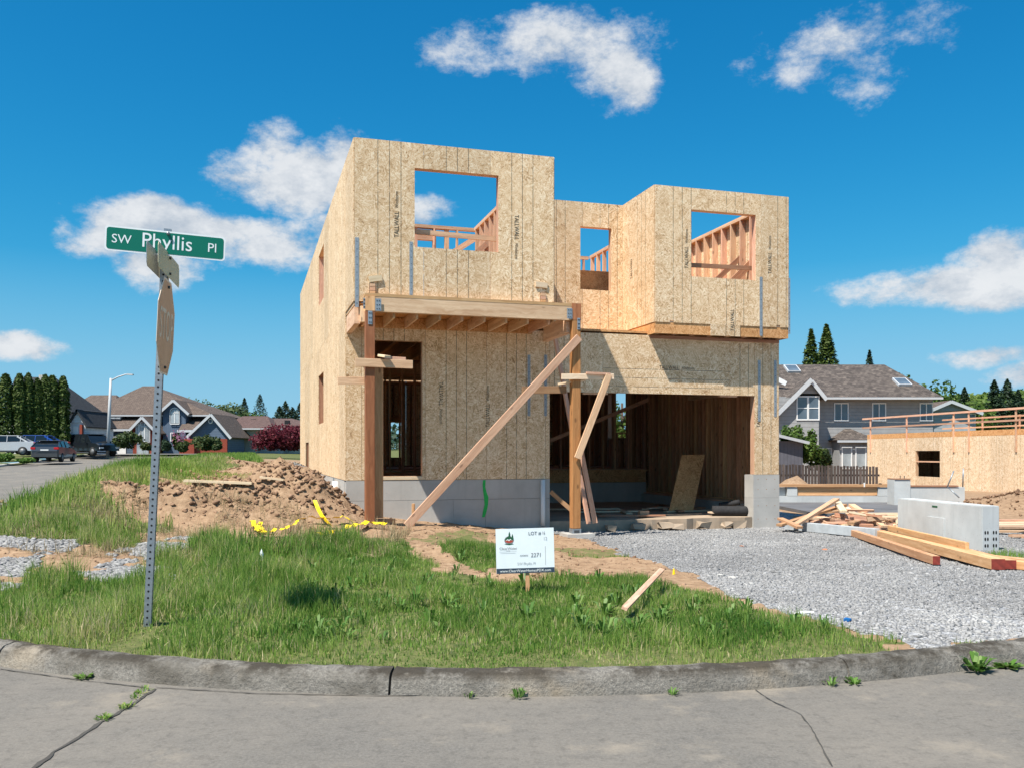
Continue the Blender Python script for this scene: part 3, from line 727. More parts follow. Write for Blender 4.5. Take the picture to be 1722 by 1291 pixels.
# garage header: tall plain ends, then a sheet laid on its side
def hsheet(a0, a1, z0, z1): return panel_mesh('sheathing_panel', 'x', 0, -1, a0, a1, z0, z1, [], OSB, house, pw=1.06, phase=2.47, horiz=True)
panel_mesh('sheathing_panel', 'x', 0, -1, 3.915, 5.03, 2.69, 3.86, [], OSB, house, phase=3.62)
hsheet(5.03, 7.86, 2.69, 3.86)
panel_mesh('sheathing_panel', 'x', 0, -1, 7.86, 8.44, 2.69, 3.86, [], OSB, house, phase=7.7)
panel_mesh('sheathing_panel', 'x', 0, -1, 8.44, 9.02, 1.05, 3.86, [], OSB, house, phase=8.24)
osb_wall('y', 9.02, 1, -TH, .335, 1.05, 4.08, phase=0); osb_wall('y', 9.02, 1, .34, BACK, .40, 4.08, [(7.5, 8.9, 1.95, 3.3)], phase=0)
# rear wall with openings
RW = [(3.0, 3.38, 1.35, 2.55), (6.3, 7.9, 2.0, 3.35), (4.6, 5.6, 1.2, 3.2)]
osb_wall('x', BACK, 1, 0, 9.02, .7, TOP-.3, RW)
# --- floors and ceilings
hb('floor_deck', .05, 9.0, MDY+.01, BACK-.02, 4.0, 4.03, OSB_BOX); hb('floor_deck', .05, BOXW-.03, LFY+.03, MDY+.005, 4.0, 4.029, OSB_BOX); hb('floor_deck', RX0+.03, RX1-.03, RBY+.03, MDY+.005, 4.0, 4.029, OSB_BOX)
hb('roof_deck', BOXW+.02, RX0+.02, .02, MDY-.005, 3.90, 3.945, OSB_BOX)
hb('floor_deck', .05, 3.85, .03, 6.2, FLR-.03, FLR, OSB_BOX); hb('floor_deck', .05, 9.0, 6.22, BACK-.02, FLR-.03, FLR, OSB_BOX)
for i in range(9):
    x = .28+i*.4
    if x < 3.6: hb('joist', x-.019, x+.019, LFY+.05, -.03, 3.80, 3.99, BEAMW)
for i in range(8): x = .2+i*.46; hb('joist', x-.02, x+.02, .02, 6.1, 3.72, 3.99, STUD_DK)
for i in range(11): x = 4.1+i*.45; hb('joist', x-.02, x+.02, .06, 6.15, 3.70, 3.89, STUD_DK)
for i in range(8): x = RX0+.13+i*.40; hb('joist', x-.02, x+.02, RBY+.05, -.01, 3.875, 3.99, BEAMW)
hb('rim_board', RX0+.002, ca-.003, RBY-.001, RBY+.035, 3.868, 4.085, OSB_BOX); hb('rim_board', cb+.003, RX1, RBY-.001, RBY+.035, 3.868, 4.085, OSB_BOX); hb('rim_board', ca, cb, RBY+.002, RBY+.035, 3.868, 4.085, OSB_BOX)
hb('rim_board', RX0-.002, RX0+.03, RBY+.036, MDY, 3.868, 4.085, OSB_BOX); hb('rim_board', RX1-.035, RX1-.002, RBY+.036, 0, 3.868, 4.085, OSB_BOX)
hb('soffit_ledger', RX0+.03, RX1-.04, -.045, -.017, 3.80, 3.86, STUD_DK)
hb('rim_board', .13, BOXW, -.05, -.02, 3.79, 3.99, OSB_BOX)
# --- framing behind the sheathing
stud_wall('x', LFY+.004, LFY+WT, .145, BOXW-.004, SEAM, TOP, holes=[WL]); stud_wall('y', .004, WT, LFY+.004, BACK, SEAM, TOP, holes=[S1], sp=.61)
stud_wall('x', MDY+.004, MDY+WT, BOXW+.02, RX0+.0, SEAM, TOP, holes=[WM]); stud_wall('x', RBY+.004, RBY+WT, RX0+.145, RX1-.145, SEAM+.04, TOP, holes=[WR])
stud_wall('y', RX0+.004, RX0+WT, RBY+.004, MDY, SEAM+.04, TOP, sp=.41); stud_wall('y', RX1-WT, RX1-.004, RBY+.004, 9.0, SEAM+.04, TOP, sp=.41)
stud_wall('y', BOXW-WT, BOXW-.004, LFY+.145, MDY+.1, SEAM, TOP, sp=.41)
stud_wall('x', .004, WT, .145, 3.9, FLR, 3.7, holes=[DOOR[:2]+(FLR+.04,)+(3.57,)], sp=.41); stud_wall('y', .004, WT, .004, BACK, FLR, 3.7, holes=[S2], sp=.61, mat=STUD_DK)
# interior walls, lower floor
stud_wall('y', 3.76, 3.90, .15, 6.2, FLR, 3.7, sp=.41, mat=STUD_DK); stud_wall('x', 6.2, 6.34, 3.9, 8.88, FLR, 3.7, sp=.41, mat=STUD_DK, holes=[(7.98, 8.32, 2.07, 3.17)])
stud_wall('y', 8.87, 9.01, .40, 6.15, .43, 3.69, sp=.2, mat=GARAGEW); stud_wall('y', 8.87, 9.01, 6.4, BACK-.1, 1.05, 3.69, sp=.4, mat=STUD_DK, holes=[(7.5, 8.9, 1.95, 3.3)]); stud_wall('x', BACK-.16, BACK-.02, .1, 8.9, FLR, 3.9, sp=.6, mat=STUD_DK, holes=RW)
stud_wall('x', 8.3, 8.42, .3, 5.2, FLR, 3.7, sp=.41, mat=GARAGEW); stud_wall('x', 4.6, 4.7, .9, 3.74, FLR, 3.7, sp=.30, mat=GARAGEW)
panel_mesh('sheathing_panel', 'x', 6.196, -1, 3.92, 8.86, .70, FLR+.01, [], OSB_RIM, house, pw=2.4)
hb('garage_stem_wall', 3.92, 8.86, 6.17, 6.6, -.1, .695, CONC)
hb('garage_stem_wall', 8.72, 9.0, .35, 14, -.1, .38, CONC); hb('sill_plate', 8.75, 9.0, .36, 6.1, .385, .425, STUD); 
hb('garage_stem_wall', 3.7, 3.9, .25, 6.15, -.1, 1.0, CONC)
rs = np.random.default_rng(9); ex_n = np.linspace(3.93, 8.40, 24); slab = prism('garage_slab', [(3.93, 6.16)]+[(8.7, 6.16), (8.7, .4), (8.40, .4)]+[(float(x), -.06+.10*float(rs.random())) for x in ex_n[::-1]], (-.15, .165), SLAB, house, M=Matrix(((1, 0, 0, 0), (0, 0, 1, 0), (0, 1, 0, 0), (0, 0, 0, 1))))
# header, trimmer and jambs of the garage opening
hb('garage_header', 3.92, 8.98, .004, .13, 2.695, 3.0, STUD_DK); hb('jamb', 8.44, 8.48, .003, .15, 1.055, 2.69, STUD); hb('jamb', 8.485, 8.85, .004, .14, 1.055, 2.69, STUD_DK); hb('jamb', 3.87, 3.912, .003, .14, 1.0, 2.69, STUD_DK)
for (x0, x1, dz) in ((4.62, 5.15, .035), (7.65, 8.05, .03)): hb('blocking', x0, x1, .02, .10, 2.69-dz, 2.688, STUD)
# --- foundation in two lifts
fnd = [(0, 2.05), (2.06, 3.915)]
hb('foundation_wall', 0, 3.915, -.012, .25, .625, .993, CONC)
for i, (a, b) in enumerate(((0, 2.0), (2.004, 2.62), (2.624, 3.915))): hb('foundation_wall', a, b, -.012+(.004 if i == 1 else 0), .25, -.3, .620, CONC)
hb('foundation_wall', -.008, .25, .255, 8.99, -.2, .994, CONC); hb('foundation_wall', -.008, .25, 9.0, BACK, -.2, .694, CONC)
hb('foundation_wall', .3, 9.0, BACK-.25, BACK, -.2, .694, CONC)
gp1 = hb('garage_pier', 8.41, 9.03, -.02, .33, -.4, .56, CONC); gp2 = hb('garage_pier', 8.41, 9.03, -.017, .33, .563, 1.045, CONC)
for x in (8.52, 8.72, 8.92):
    for z in (.12, .4, .74, .95): subpart(hb('form_tie_hole', x-.008, x+.008, -.0225 if z < .56 else -.0195, -.015, z-.008, z+.008, STUD_DK), gp1 if z < .56 else gp2)
# --- porch: posts, beams, brackets
PYC = -1.40
def postobj(x, z0, z1):
    p = box('porch_post', x-.078, x+.078, PYC-.078, PYC+.078, z0, z1, POST, house, .006); return p
p1 = postobj(.243, .30, 4.03); p2 = postobj(3.92, .15, 4.03)
for x, z in ((.243, .25), (3.92, .09)):
    pb_ = hb('post_base', x-.083, x+.083, PYC-.083, PYC+.083, z-.03, z+.055, GALV); subpart(hb('post_base_bolt', x-.05, x+.05, PYC-.086, PYC-.083, z-.02, z+.03, DARKM), pb_)
    hb('footing', x-.22, x+.3, PYC-.22, PYC+.22, z-.3, z-.028, CONC)
hb('porch_beam', .325, 3.835, PYC-.055, PYC+.055, 3.865, 4.11, BEAMW); hb('porch_beam', .16, 3.84, PYC-.058, PYC+.09, 4.112, 4.165, TIMBER)
hb('beam_end_block', .165, .322, PYC-.082, PYC+.08, 3.87, 4.11, TIMBER); hb('beam_end_block', 3.838, 4.005, PYC-.082, PYC+.08, 3.87, 4.165, POST)
def plate(x0, x1, z0, z1, y=PYC-.083, n=3, name='metal_bracket'):
    o = hb(name, x0, x1, y-.006, y, z0, z1, STRAP)
    r = np.random.default_rng(int(x0*1000))
    for k in range(n):
        for q in (.3, .7):
            xx = x0+(x1-x0)*q; zz = z0+(z1-z0)*(k+.5)/n
            subpart(hb('bolt', xx-.008, xx+.008, y-.012, y-.0062, zz-.008, zz+.008, DARKM), o)
    return o
plate(.325, .425, 3.87, 4.075); plate(.205, .275, 3.64, 3.865); plate(.13, .163, 3.90, 4.08, PYC-.05)
plate(3.735, 3.835, 3.885, 4.07); plate(3.93, 3.985, 3.70, 3.905)
hb('porch_side_beam', .004, .10, LFY+.02, -.02, 3.675, 3.965, BEAMW); hb('porch_side_beam', 3.78, 3.90, PYC+.08, -.018, 3.66, 3.95, BEAMW)
hb('porch_side_beam', .10, .165, PYC+.05, LFY+.1, 3.70, 3.965, BEAMW)
# stub blocks and flaps over the beam
for x, s in ((.30, 0), (3.34, 1)):
    for k in range(3): hb('shim_block', x-.045, x+.045, LFY-.05, LFY-TH-.001, 4.17+k*.062, 4.17+k*.062+.056, TIMBER if k == 0 else STUD)
    hb('notch', x-.052, x+.052, LFY-TH-.002, LFY-TH-.0005, 4.166, 4.36, HOLE)
beam('wood_flap', (.24, LFY-.035, 4.42), (.46, LFY-.035, 4.46), .03, .10, PALE, house); beam('wood_flap', (3.20, LFY-.03, 4.50), (3.42, LFY-.03, 4.485), .025, .095, PALE, house)
# --- straps
def strap(px, y0, y1, ly, w_=.035, tilt=0):
    x, z1 = FR(px, y0, ly); _, z0 = FR(px, y1, ly)
    o = hb('metal_strap', x-w_, x+w_, ly-TH-.006, ly-TH-.0015, z0, z1, STRAP)
    for k in range(9):
        zz = z0+(z1-z0)*(k+.5)/9; subpart(hb('nail_head', x-.006, x+.006, ly-TH-.009, ly-TH-.0062, zz-.006, zz+.006, DARKM), o)
strap(600, 400, 517, LFY, .032); strap(691, 407, 502, LFY, .028); strap(889, 597, 699, 0, .028); strap(917, 597, 699, 0, .028)
strap(1276, 606, 708, 0, .03); strap(1303, 606, 700, 0, .03); strap(1279, 466, 565, RBY, .032); strap(1326.5, 468, 562, RBY, .022)
# --- lettering printed on the sheets
TW = text_me('TALLWALL', .115, INK, 0, 0, 'LEFT', .78); TWs = text_me('Windstorm', .085, INK, .0, 0, 'LEFT', .72)
def print_text(px, py, ly, vert=1, both=True, rot=None, side_=None):
    x, z = FR(px, py, ly); y = ly-TH-.003
    if vert == 1: ax, up = (0, 0, 1), (-1, 0, 0)
    elif vert == -1: ax, up = (0, 0, -1), (1, 0, 0)
    else: ax, up = (1, 0, 0), (0, 0, 1)
    M = frame(Vector((x, y, z)), ax, up); link('printed_lettering', TW, None, house, M)
    if both: M2 = frame(Vector((x, y, z))+Vector(ax)*.50, ax, up); link('printed_lettering', TWs, None, house, M2)
print_text(667, 400, LFY, 1); print_text(868, 362, LFY, -1); print_text(741, 642, 0, -1); print_text(820, 718, 0, 1); print_text(1108, 618, 0, 0)
print_text(1154, 452, RBY, 1); print_text(1294, 461, RBY, 1); print_text(1231, 557, RBY, 1, False); print_text(1275, 718, 0, 1, False)
ly_, z_ = SD(1063, 470, RX0); link('printed_lettering', TW, None, house, frame(Vector((RX0-TH-.003, ly_, z_)), (0, 0, 1), (0, 1, 0)))
# --- paint mark and drain pipes
gx, gz = FR(812, 808, 0)
pts = [(0, .985), (.05, .985), (.045, .85), (.07, .75), (.105, .66), (.10, .55), (.085, .45), (.06, .36), (.03, .28), (-.02, .28), (.0, .40), (.03, .52), (.02, .64), (.0, .78), (-.01, .9)]
mesh('green_paint_mark', [(gx+a, -.0165, b) for a, b in pts], [list(range(len(pts)))], GREENP, house)
px_, _ = FR(911, 806, 0)
tube('drain_pipe', [(px_, -.07, .985), (px_, -.07, .35), (px_, -.07, .1)], .045, PVC, house, 12)
tube('drain_pipe', [(-.10, 1.0, .96), (-.10, 1.0, .3)], .05, PVC, house, 12); hb('anchor_strap', -.03, -.012, 2.2, 2.27, .72, .99, STRAP)
# --- upper floor interior framing seen through the windows
ly1, _ = SD(836, 359.5, BOXW-.07); ly2, _ = SD(802, 391, BOXW-.07)
stud_wall('y', BOXW-WT, BOXW-.004, max(MDY+.12, 1.4), ly2, SEAM+.04, TOP, sp=.41); stud_wall('x', ly2+.02, ly2+.12, FR(690, 0, ly2)[0], BOXW-.02, SEAM+.04, TOP, sp=.55)
ly3 = (20.6-P2[1]-1.6*UY)/UX
xe = FR(748, 0, ly3)[0]; hb('door_post', xe+.004, xe+.10, ly3, ly3+.1, SEAM, TOP, STUD)
xe = FR(748, 0, ly3)[0]; stud_wall('x', ly3, ly3+.1, .3, xe, SEAM+.04, TOP, sp=.41, holes=[(FR(702, 0, ly3)[0], FR(728, 0, ly3)[0], SEAM+.5, 6.45)])
def LB(name, px0, py0, px1, py1, ly, a, b, mat):       # board in a plane parallel to the front
    x0, z0 = FR(px0, py0, ly); x1, z1 = FR(px1, py1, ly); return beam(name, (x0, ly, z0), (x1, ly, z1), a, b, mat, house)
LB('brace_rail', 698, 390, 841, 403, LFY+.2, .04, .085, STUD); LB('diagonal_brace', 763, 424, 798, 402, ly2-.4, .04, .12, STUD); LB('diagonal_brace', 803, 424, 826, 404, 3.0, .04, .12, STUD)
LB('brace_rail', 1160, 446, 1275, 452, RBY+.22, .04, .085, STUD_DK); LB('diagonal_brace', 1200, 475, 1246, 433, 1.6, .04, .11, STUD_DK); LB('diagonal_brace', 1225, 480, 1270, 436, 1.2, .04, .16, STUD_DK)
# middle window: boarded lower part and framing beyond
lo_, hi_ = FR(970, 490, MDY+.5), FR(1032, 458, MDY+.5)
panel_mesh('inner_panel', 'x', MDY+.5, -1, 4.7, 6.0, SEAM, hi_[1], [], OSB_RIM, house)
lyc, _ = SD(1000, 420, 5.75)
lxw = FR(1024, 0, 4.7)[0]; stud_wall('y', lxw, lxw+.1, 4.7, 6.05, SEAM+.04, TOP, sp=.41); stud_wall('x', 6.1, 6.2, lxw-2.2, lxw, SEAM+.04, TOP, sp=.41)
stud_wall('x', 9.0, 9.1, .2, 8.9, SEAM+.04, TOP-.05, sp=.41)
# garage interior: knee brace across the back wall, tall blocking
gb0 = FR(925, 742, 5.9); gb1 = FR(1112, 664, 5.9); beam('diagonal_brace', (gb0[0], 6.1, gb0[1]), (gb1[0], 6.1, gb1[1]), .04, .10, STUD, house)
hb('blocking', 8.80, 8.86, 1.3, 3.6, 2.80, 2.90, STUD)
# ------------------------------------------------------------------ temporary braces and things leaning on the house
def HW(lx, ly, z): x, y = loc2w(lx, ly); return Vector((x, y, z))
HU = Vector((UX, UY, 0)); HV = Vector((-UY, UX, 0))
def hbeam(name, px0, py0, ly0, px1, py1, ly1, a, b, mat, label, cat, group=None):
    x0, z0 = FR(px0, py0, ly0); x1, z1 = FR(px1, py1, ly1)
    o = beam(name, HW(x0, ly0, z0), HW(x1, ly1, z1), a, b, mat, None, up=(0, 0, 1), bev=.003); return tag(o, label, cat, group)
hbeam('brace_board', 684, 884, -1.62, 974, 567, -1.52, .04, .14, STUD, 'long diagonal brace board from the dirt up to the right porch post', 'brace')
hbeam('brace_board', 971, 770, -1.53, 1024, 630, -1.55, .04, .12, STUD, 'short slanted brace board nailed to the right porch post below its cross pieces', 'brace')
hbeam('brace_board', 932, 560, -.2, 990, 880, -1.0, .09, .04, STUD, 'tall leaning board standing behind the right porch post', 'brace')
hbeam('brace_board', 964, 690, -1.05, 1001, 879, -1.2, .09, .04, STUD, 'leaning board with its foot in the gravel just right of the right porch post', 'brace')
x0, z0 = FR(637, 870, -1.18); x1, z1 = FR(637, 610, -1.18)
tag(box('prop_post', *sorted((HW(x0, -1.18, 0).x-.07, HW(x0, -1.18, 0).x+.07)), HW(x0, -1.18, 0).y-.045, HW(x0, -1.18, 0).y+.045, z0, z1, TIMBER), 'upright timber prop standing beside the left porch post', 'prop')
hbeam('cross_board', 597, 609, -1.505, 694, 613, -1.505, .04, .14, STUD, 'horizontal board nailed across the left porch post', 'board')
hbeam('cross_board', 568, 640, -1.29, 615, 640, -1.29, .04, .125, STUD, 'short board sticking out left behind the left porch post', 'board')
hbeam('cross_board', 640, 598, -1.46, 652, 600, -1.62, .13, .04, PALE, 'pale offcut resting on the cross board of the left porch post', 'board')
hbeam('cross_board', 647, 605, -1.25, 682, 607, -1.25, .04, .12, STUD, 'board end showing behind the cross board of the left porch post', 'board')
hbeam('cross_board', 944, 633, -1.505, 1032, 633, -1.505, .04, .10, PALE, 'horizontal board nailed across the right porch post', 'board')
hbeam('cross_board', 986, 627, -1.54, 1026, 629, -1.54, .05, .04, STUD, 'small reddish offcut lying on the cross board of the right porch post', 'board')
hbeam('cross_board', 878, 656, -1.25, 952, 655, -1.25, .04, .13, STUD_DK, 'dark board running left behind the right porch post', 'board')
hbeam('cross_board', 938, 646, -1.28, 985, 638, -1.45, .09, .035, PALE, 'splintered pale board end left of the right porch post', 'board')
hbeam('ground_block', 612, 876, -1.15, 664, 876, -1.15, .12, .09, TIMBER, 'short timber block on the dirt at the foot of the prop', 'block')
hbeam('stake', 695, 883, -1.5, 695, 846, -1.5, .05, .075, TIMBER, 'small wooden stake in the dirt behind the foot of the long brace', 'stake')
hbeam('brace_board', 926, 826, -.3, 962, 858, -.5, .04, .08, STUD_DK, 'small dark brace slanting between the foundation and the right porch post', 'brace')
# leaning OSB sheet inside the garage
a = HW(*[SD(1122, 850, 7.6)[0]*0+6.95, 3.0], .17); 
def lean_sheet():
    b0 = FR(1124, 849, 1.7); b1 = FR(1165, 852, 1.7); t0 = FR(1146, 765, 2.35); t1 = FR(1185, 764, 2.35)
    A, B, C, D = Vector((b0[0], 1.7, .172)), Vector((b1[0], 1.7, .172)), Vector((t1[0], 2.35, t1[1])), Vector((t0[0], 2.35, t0[1]))
    n = (B-A).cross(D-A).normalized()*.015
    V = [A, B, C, D, A+n, B+n, C+n, D+n]
    o = mesh('plywood_sheet', V, [[0, 1, 2, 3], [7, 6, 5, 4], [0, 4, 5, 1], [1, 5, 6, 2], [2, 6, 7, 3], [3, 7, 4, 0]], OSB_RIM, None)
    me = o.data; u1 = me.uv_layers.new(name='metres'); u2 = me.uv_layers.new(name='panel')
    for lp in me.loops:
        c = me.vertices[lp.vertex_index].co; u1.data[lp.index].uv = (c.x, c.z); u2.data[lp.index].uv = ((lp.vertex_index % 4 in (1, 2))*.9+.02, 0)
    o.location = (P2[0], P2[1], 0); o.rotation_euler = (0, 0, HZ)
    tag(o, 'sheathing sheet leaning against the framing at the back of the garage', 'sheet')
lean_sheet()
def roll(p0, p1, r, label):
    t = empty('felt_roll', HW(*p0), 0, label, 'roll', 'felt rolls in the garage'); A = HW(*p0)-t.location; B = HW(*p1)-t.location
    d = (B-A); pts = [A+d*k/6 for k in range(7)]
    tube('roll_body', pts, r, FELT, t, 16); tube('roll_core', [B-d.normalized()*.05, B+d.normalized()*.006], r*.45, HOLE, t, 10)
    flap = []
roll((FR(1204, 0, .4)[0], .55, .275), (FR(1262, 0, .2)[0], .26, .27), .105, 'thick black felt roll on the garage slab edge by the pier')
roll((FR(1215, 0, .7)[0], .85, .36), (FR(1245, 0, .6)[0], .62, .44), .06, 'thin black felt roll lying on top behind the thick one')
rr = random.Random(3)
for k in range(14):
    lx, ly = 4.3+rr.random()*3.8, .5+rr.random()*3.0; an = rr.uniform(-.4, .4)+(0 if rr.random() < .7 else 1.2); L = rr.uniform(.6, 2.2)
    lx1 = min(8.4, max(4.1, lx+L*math.cos(an))); ly1 = min(5.8, max(.3, ly+L*math.sin(an)))
    o = beam('scrap_board', HW(lx, ly, .195+.02*(k % 3)), HW(lx1, ly1, .195+.02*(k % 3)), rr.choice([.09, .14, .2]), .03, rr.choice([SCRAP, STUD_DK, PALE]))
    tag(o, 'scrap board lying on the garage floor', 'board', 'scrap boards on the garage floor')
tag(beam('wood_block', HW(6.05, .5, .24), HW(6.25, .5, .24), .1, .13, STUD, None), 'small orange wood block on the slab edge of the garage', 'block')
# rough slab edge: broken stone pieces along the front
for k in range(7):
    lx = 5.15+k*.47+.12*(k % 3)
    V = np.array([(sx*(.10+.02*(k % 4)), sy*.08, sz*.05) for sx in (-1, 1) for sy in (-1, 1) for sz in (-1, 1)])+np.random.default_rng(k).normal(0, .022, (8, 3))
    o = mesh('concrete_chunk', V, [[0, 1, 3, 2], [4, 6, 7, 5], [0, 4, 5, 1], [2, 3, 7, 6], [0, 2, 6, 4], [1, 5, 7, 3]], SLAB)
    o.location = HW(lx, -.16+.03*(k % 2), .03+.01*(k % 3)); o.rotation_euler = (0, 0, HZ+.1*(k % 3-1)); tag(o, 'broken concrete chunk in the row along the garage slab edge', 'chunk', 'concrete chunks along the slab')

# ------------------------------------------------------------------ street sign
sg = empty('street_sign', (0, 0, 0), 0, 'leaning perforated steel post with green street name sign and faded stop sign seen edge on', 'street sign')
YP = 6.9; SB = W(247, 1062, YP); SB.z = .08; ST = W(279, 394, YP)
sg.location = SB; D = ST-SB; ax = D.normalized()
sa = Vector((-.205, .979, 0)); sa = (sa-ax*sa.dot(ax)).normalized()         # direction of the stop sign plane
sn = sa.cross(ax).normalized()                                              # faces right
if sn.x < 0: sn = -sn
def S(a, b, c): return ax*a+sa*b+sn*c                                       # along the post, along sa, along sn
# post: square tube with rows of holes
hw = .0255
o = beam('post', S(0, 0, 0), S(D.length-.02, 0, 0), hw*2, hw*2, GALV, sg, up=tuple(sa))
nh = int(D.length/.0508); hp = text_me
hole = []
for k in range(nh):
    z = .05+k*.0508
    for (dd, uu) in ((sn, sa), (-sa, sn)):
        c = ax*z+dd*(hw+.0008); V = [c+ax*.0085*math.cos(q)+uu*.0085*math.sin(q) for q in np.arange(0, 6.28, 6.2832/8)]; hole.append(V)
hv = [v for V in hole for v in V]; hf = [list(range(i*8, i*8+8)) for i in range(len(hole))]
tag(mesh('punched_holes', hv, hf, HOLE, sg), kind='stuff')
for e in (-1, 1):                                                           # folded flanges give the post its ribbed look
    beam('post_flange', S(0, e*.0225, .0265), S(D.length-.03, e*.0225, .0265), .006, .003, GALV, sg, up=tuple(sn))
zs = (W(0, 550, YP).z-SB.z)/ax.z; Rr = .728/2/math.cos(math.pi/8)
def octa(name, r, c, th, mat):
    V = [];
    for t_ in (0, th):
        for k in range(8): an = math.pi/8+k*math.pi/4; V.append(S(zs+r*math.sin(an), r*math.cos(an), c+t_))
    return mesh(name, V, [list(range(7, -1, -1)), list(range(8, 16))]+[[k, (k+1) % 8, (k+1) % 8+8, k+8] for k in range(8)], mat, sg)
pl = octa('stop_sign', Rr, .03, .003, STOPW); subpart(octa('stop_sign_face', Rr*.955, .0335, .0008, STOPF), pl)
M = frame(S(zs, 0, .0362), sa, ax); subpart(link('stop_lettering', text_me('STOP', .34, STOPW, 0, 0, 'CENTER', .72), None, sg, M), pl)
for e in (-.31, .31): tube('bolt', [S(zs+e, 0, .034), S(zs+e, 0, .048)], .011, DARKM, sg, 8)
# street name sign across the front of the post
n1 = W(177, 401, YP-.17); n2 = W(378.5, 421, YP+.1); gx_ = (n2-n1).normalized(); gup = Vector((0.02, 0, 1)); gup = (gup-gx_*gup.dot(gx_)).normalized(); gn = gx_.cross(gup); gn = gn if gn.y < 0 else -gn
gc = (n1+n2)/2-SB; Lg = (n2-n1).length; Hg = .187
def rrect(name, hw_, hh, r, c, th, mat):
    pts = []
    for (cx, cy, a0) in ((hw_-r, hh-r, 0), (-hw_+r, hh-r, 90), (-hw_+r, -hh+r, 180), (hw_-r, -hh+r, 270)):
        for k in range(5): an = R(a0+k*22.5); pts.append((cx+r*math.cos(an), cy+r*math.sin(an)))
    n = len(pts); V = [gc+gx_*x+gup*y+gn*(c+t_) for t_ in (0, th) for x, y in pts]
    return mesh(name, V, [list(range(n-1, -1, -1)), list(range(n, 2*n))]+[[k, (k+1) % n, (k+1) % n+n, k+n] for k in range(n)], mat, sg)
nsn = rrect('name_sign', Lg/2, Hg/2, .025, .03, .003, SIGNW); subpart(rrect('name_sign_face', Lg/2-.012, Hg/2-.012, .02, .0335, .0008, SIGNG), nsn)
def gtxt(s_, size, x, y, sx): M = frame(gc+gx_*x+gup*y+gn*.0352, gx_, gx_.cross(-gn) if False else gup); subpart(link('name_lettering', text_me(s_, size, SIGNW, .0003, 0, 'LEFT', sx), None, sg, M), nsn)
gtxt('SW', .094, -.385, -.004, 1.0); gtxt('Phyllis', .157, -.178, .004, .95); gtxt('Pl', .10, .298, -.004, 1.0)
tube('bolt', [gc+gx_*.012+gup*.075+gn*.03, gc+gx_*.012+gup*.075+gn*.055], .013, GALV, sg, 8)
beam('cap_bracket', gc+gx_*-.02+gup*.105, gc+gx_*.035+gup*.105, .05, .02, GALV, sg)
# pair of weathered blades for the cross street, edge on
for c, nm, mt in ((.034, 'cross_street_blade', OLIVE), (-.045, 'cross_street_blade', GALV)):
    zb = (W(0, 447, YP).z-SB.z)/ax.z; hh = .093
    V = [];
    for t_ in (0, .003):
        for (z, b) in ((-hh, -.44), (-hh+.03, -.47), (hh-.03, -.47), (hh, -.44), (hh, .44), (hh-.03, .47), (-hh+.03, .47), (-hh, .44)): V.append(S(zb, 0, 0)+Vector((0, 0, z))+sa*b+sn*(c+t_))
    mesh(nm, V, [list(range(7, -1, -1)), list(range(8, 16))]+[[k, (k+1) % 8, (k+1) % 8+8, k+8] for k in range(8)], mt, sg)
    for e in (-.06, .06):
        if c > 0: tube('bolt', [S(zb, 0, c)+Vector((0, 0, e)), S(zb, 0, c+.016)+Vector((0, 0, e))], .01, DARKM, sg, 8)

# ------------------------------------------------------------------ lot sign
YS = 8.7
ls = empty('lot_sign', W(884, 1010, YS), 0, 'white lot sign with tree emblem and dark web address band on a wooden stake', 'sign')
bc = W(883, 925, YS)-ls.location; sxv = Vector((.998, -.055, .0)).normalized(); 
tilt = R(1.3); bx = Vector((math.cos(tilt)*.997, .07, math.sin(tilt))).normalized(); bn = Vector((.07, -.997, .02)); by = bn.cross(bx).normalized(); bn = bx.cross(by)
def B3(x, y, d=0): return bc+bx*x+by*y+bn*d
BW, BH = 98/1500*YS, 75/1500*YS
def rect(name, x0, x1, y0, y1, d, mat, th=.0008):
    V = [B3(x, y, d+t_) for t_ in (0, th) for x, y in ((x0, y0), (x1, y0), (x1, y1), (x0, y1))]
    return mesh(name, V, [[3, 2, 1, 0], [4, 5, 6, 7], [0, 1, 5, 4], [1, 2, 6, 5], [2, 3, 7, 6], [3, 0, 4, 7]], mat, ls)
rect('sign_board', -BW/2, BW/2, -BH/2, BH/2, 0, BOARDW, .008); rect('web_band', -BW/2+.001, BW/2-.001, -BH/2+.001, -BH/2+BH*.115, .0085, NAVY)
beam('stake', B3(.018, -BH/2-.28, -.012), B3(.018, BH/2-.06, -.012), .038, .02, TIMBER, ls, up=tuple(bn))
PENC = plain('pencil_grey', (.42, .45, .47), .8); FIRG = plain('emblem_green', (.02, .10, .05), .6); EMR = plain('emblem_red', (.38, .06, .04), .6); GREYI = plain('grey_ink', (.22, .22, .24), .7)
def lt(s_, size, x, y, mat, al='LEFT', sx=1.0, sh=0, d=.0108, nm='lettering'):
    link(nm, text_me(s_, size, mat, 0, sh, al, sx), None, ls, frame(B3(x, y, d), bx, by))
q = BW/.855   # board coordinates measured in units of the board picture
lt('LOT #', .046, .034, BH*.38, NAVY, sx=.98); lt('16', .044, .168, BH*.385, GREYI, sx=.7); lt('12', .045, .178, BH*.26, PENC, sx=.9)
lt('ADDRESS', .019, -.052, -.047, NAVY); lt('2271', .056, .052, -.045, GREYI, sx=.95, sh=.1); lt('SW Phyllis Pl', .036, -.08, -.125, PENC, sx=.95)
lt('www.ClearWaterHomesPDX.com', .036, 0, -BH/2+BH*.056, SIGNW, 'CENTER', .98); lt('ClearWater', .036, -.165, BH*.06, GREYI, 'CENTER', .98); lt('HOMES', .012, -.165, BH*.01, GREYI, 'CENTER')
rect('rule', -.255, -.085, BH*-.012, BH*-.008, .0088, PENC, .0004); rect('rule', -.245, -.095, BH*-.048, BH*-.044, .0088, PENC, .0004); rect('rule', .196, .199, -BH*.33, BH*.09, .0088, GREYI, .0004)
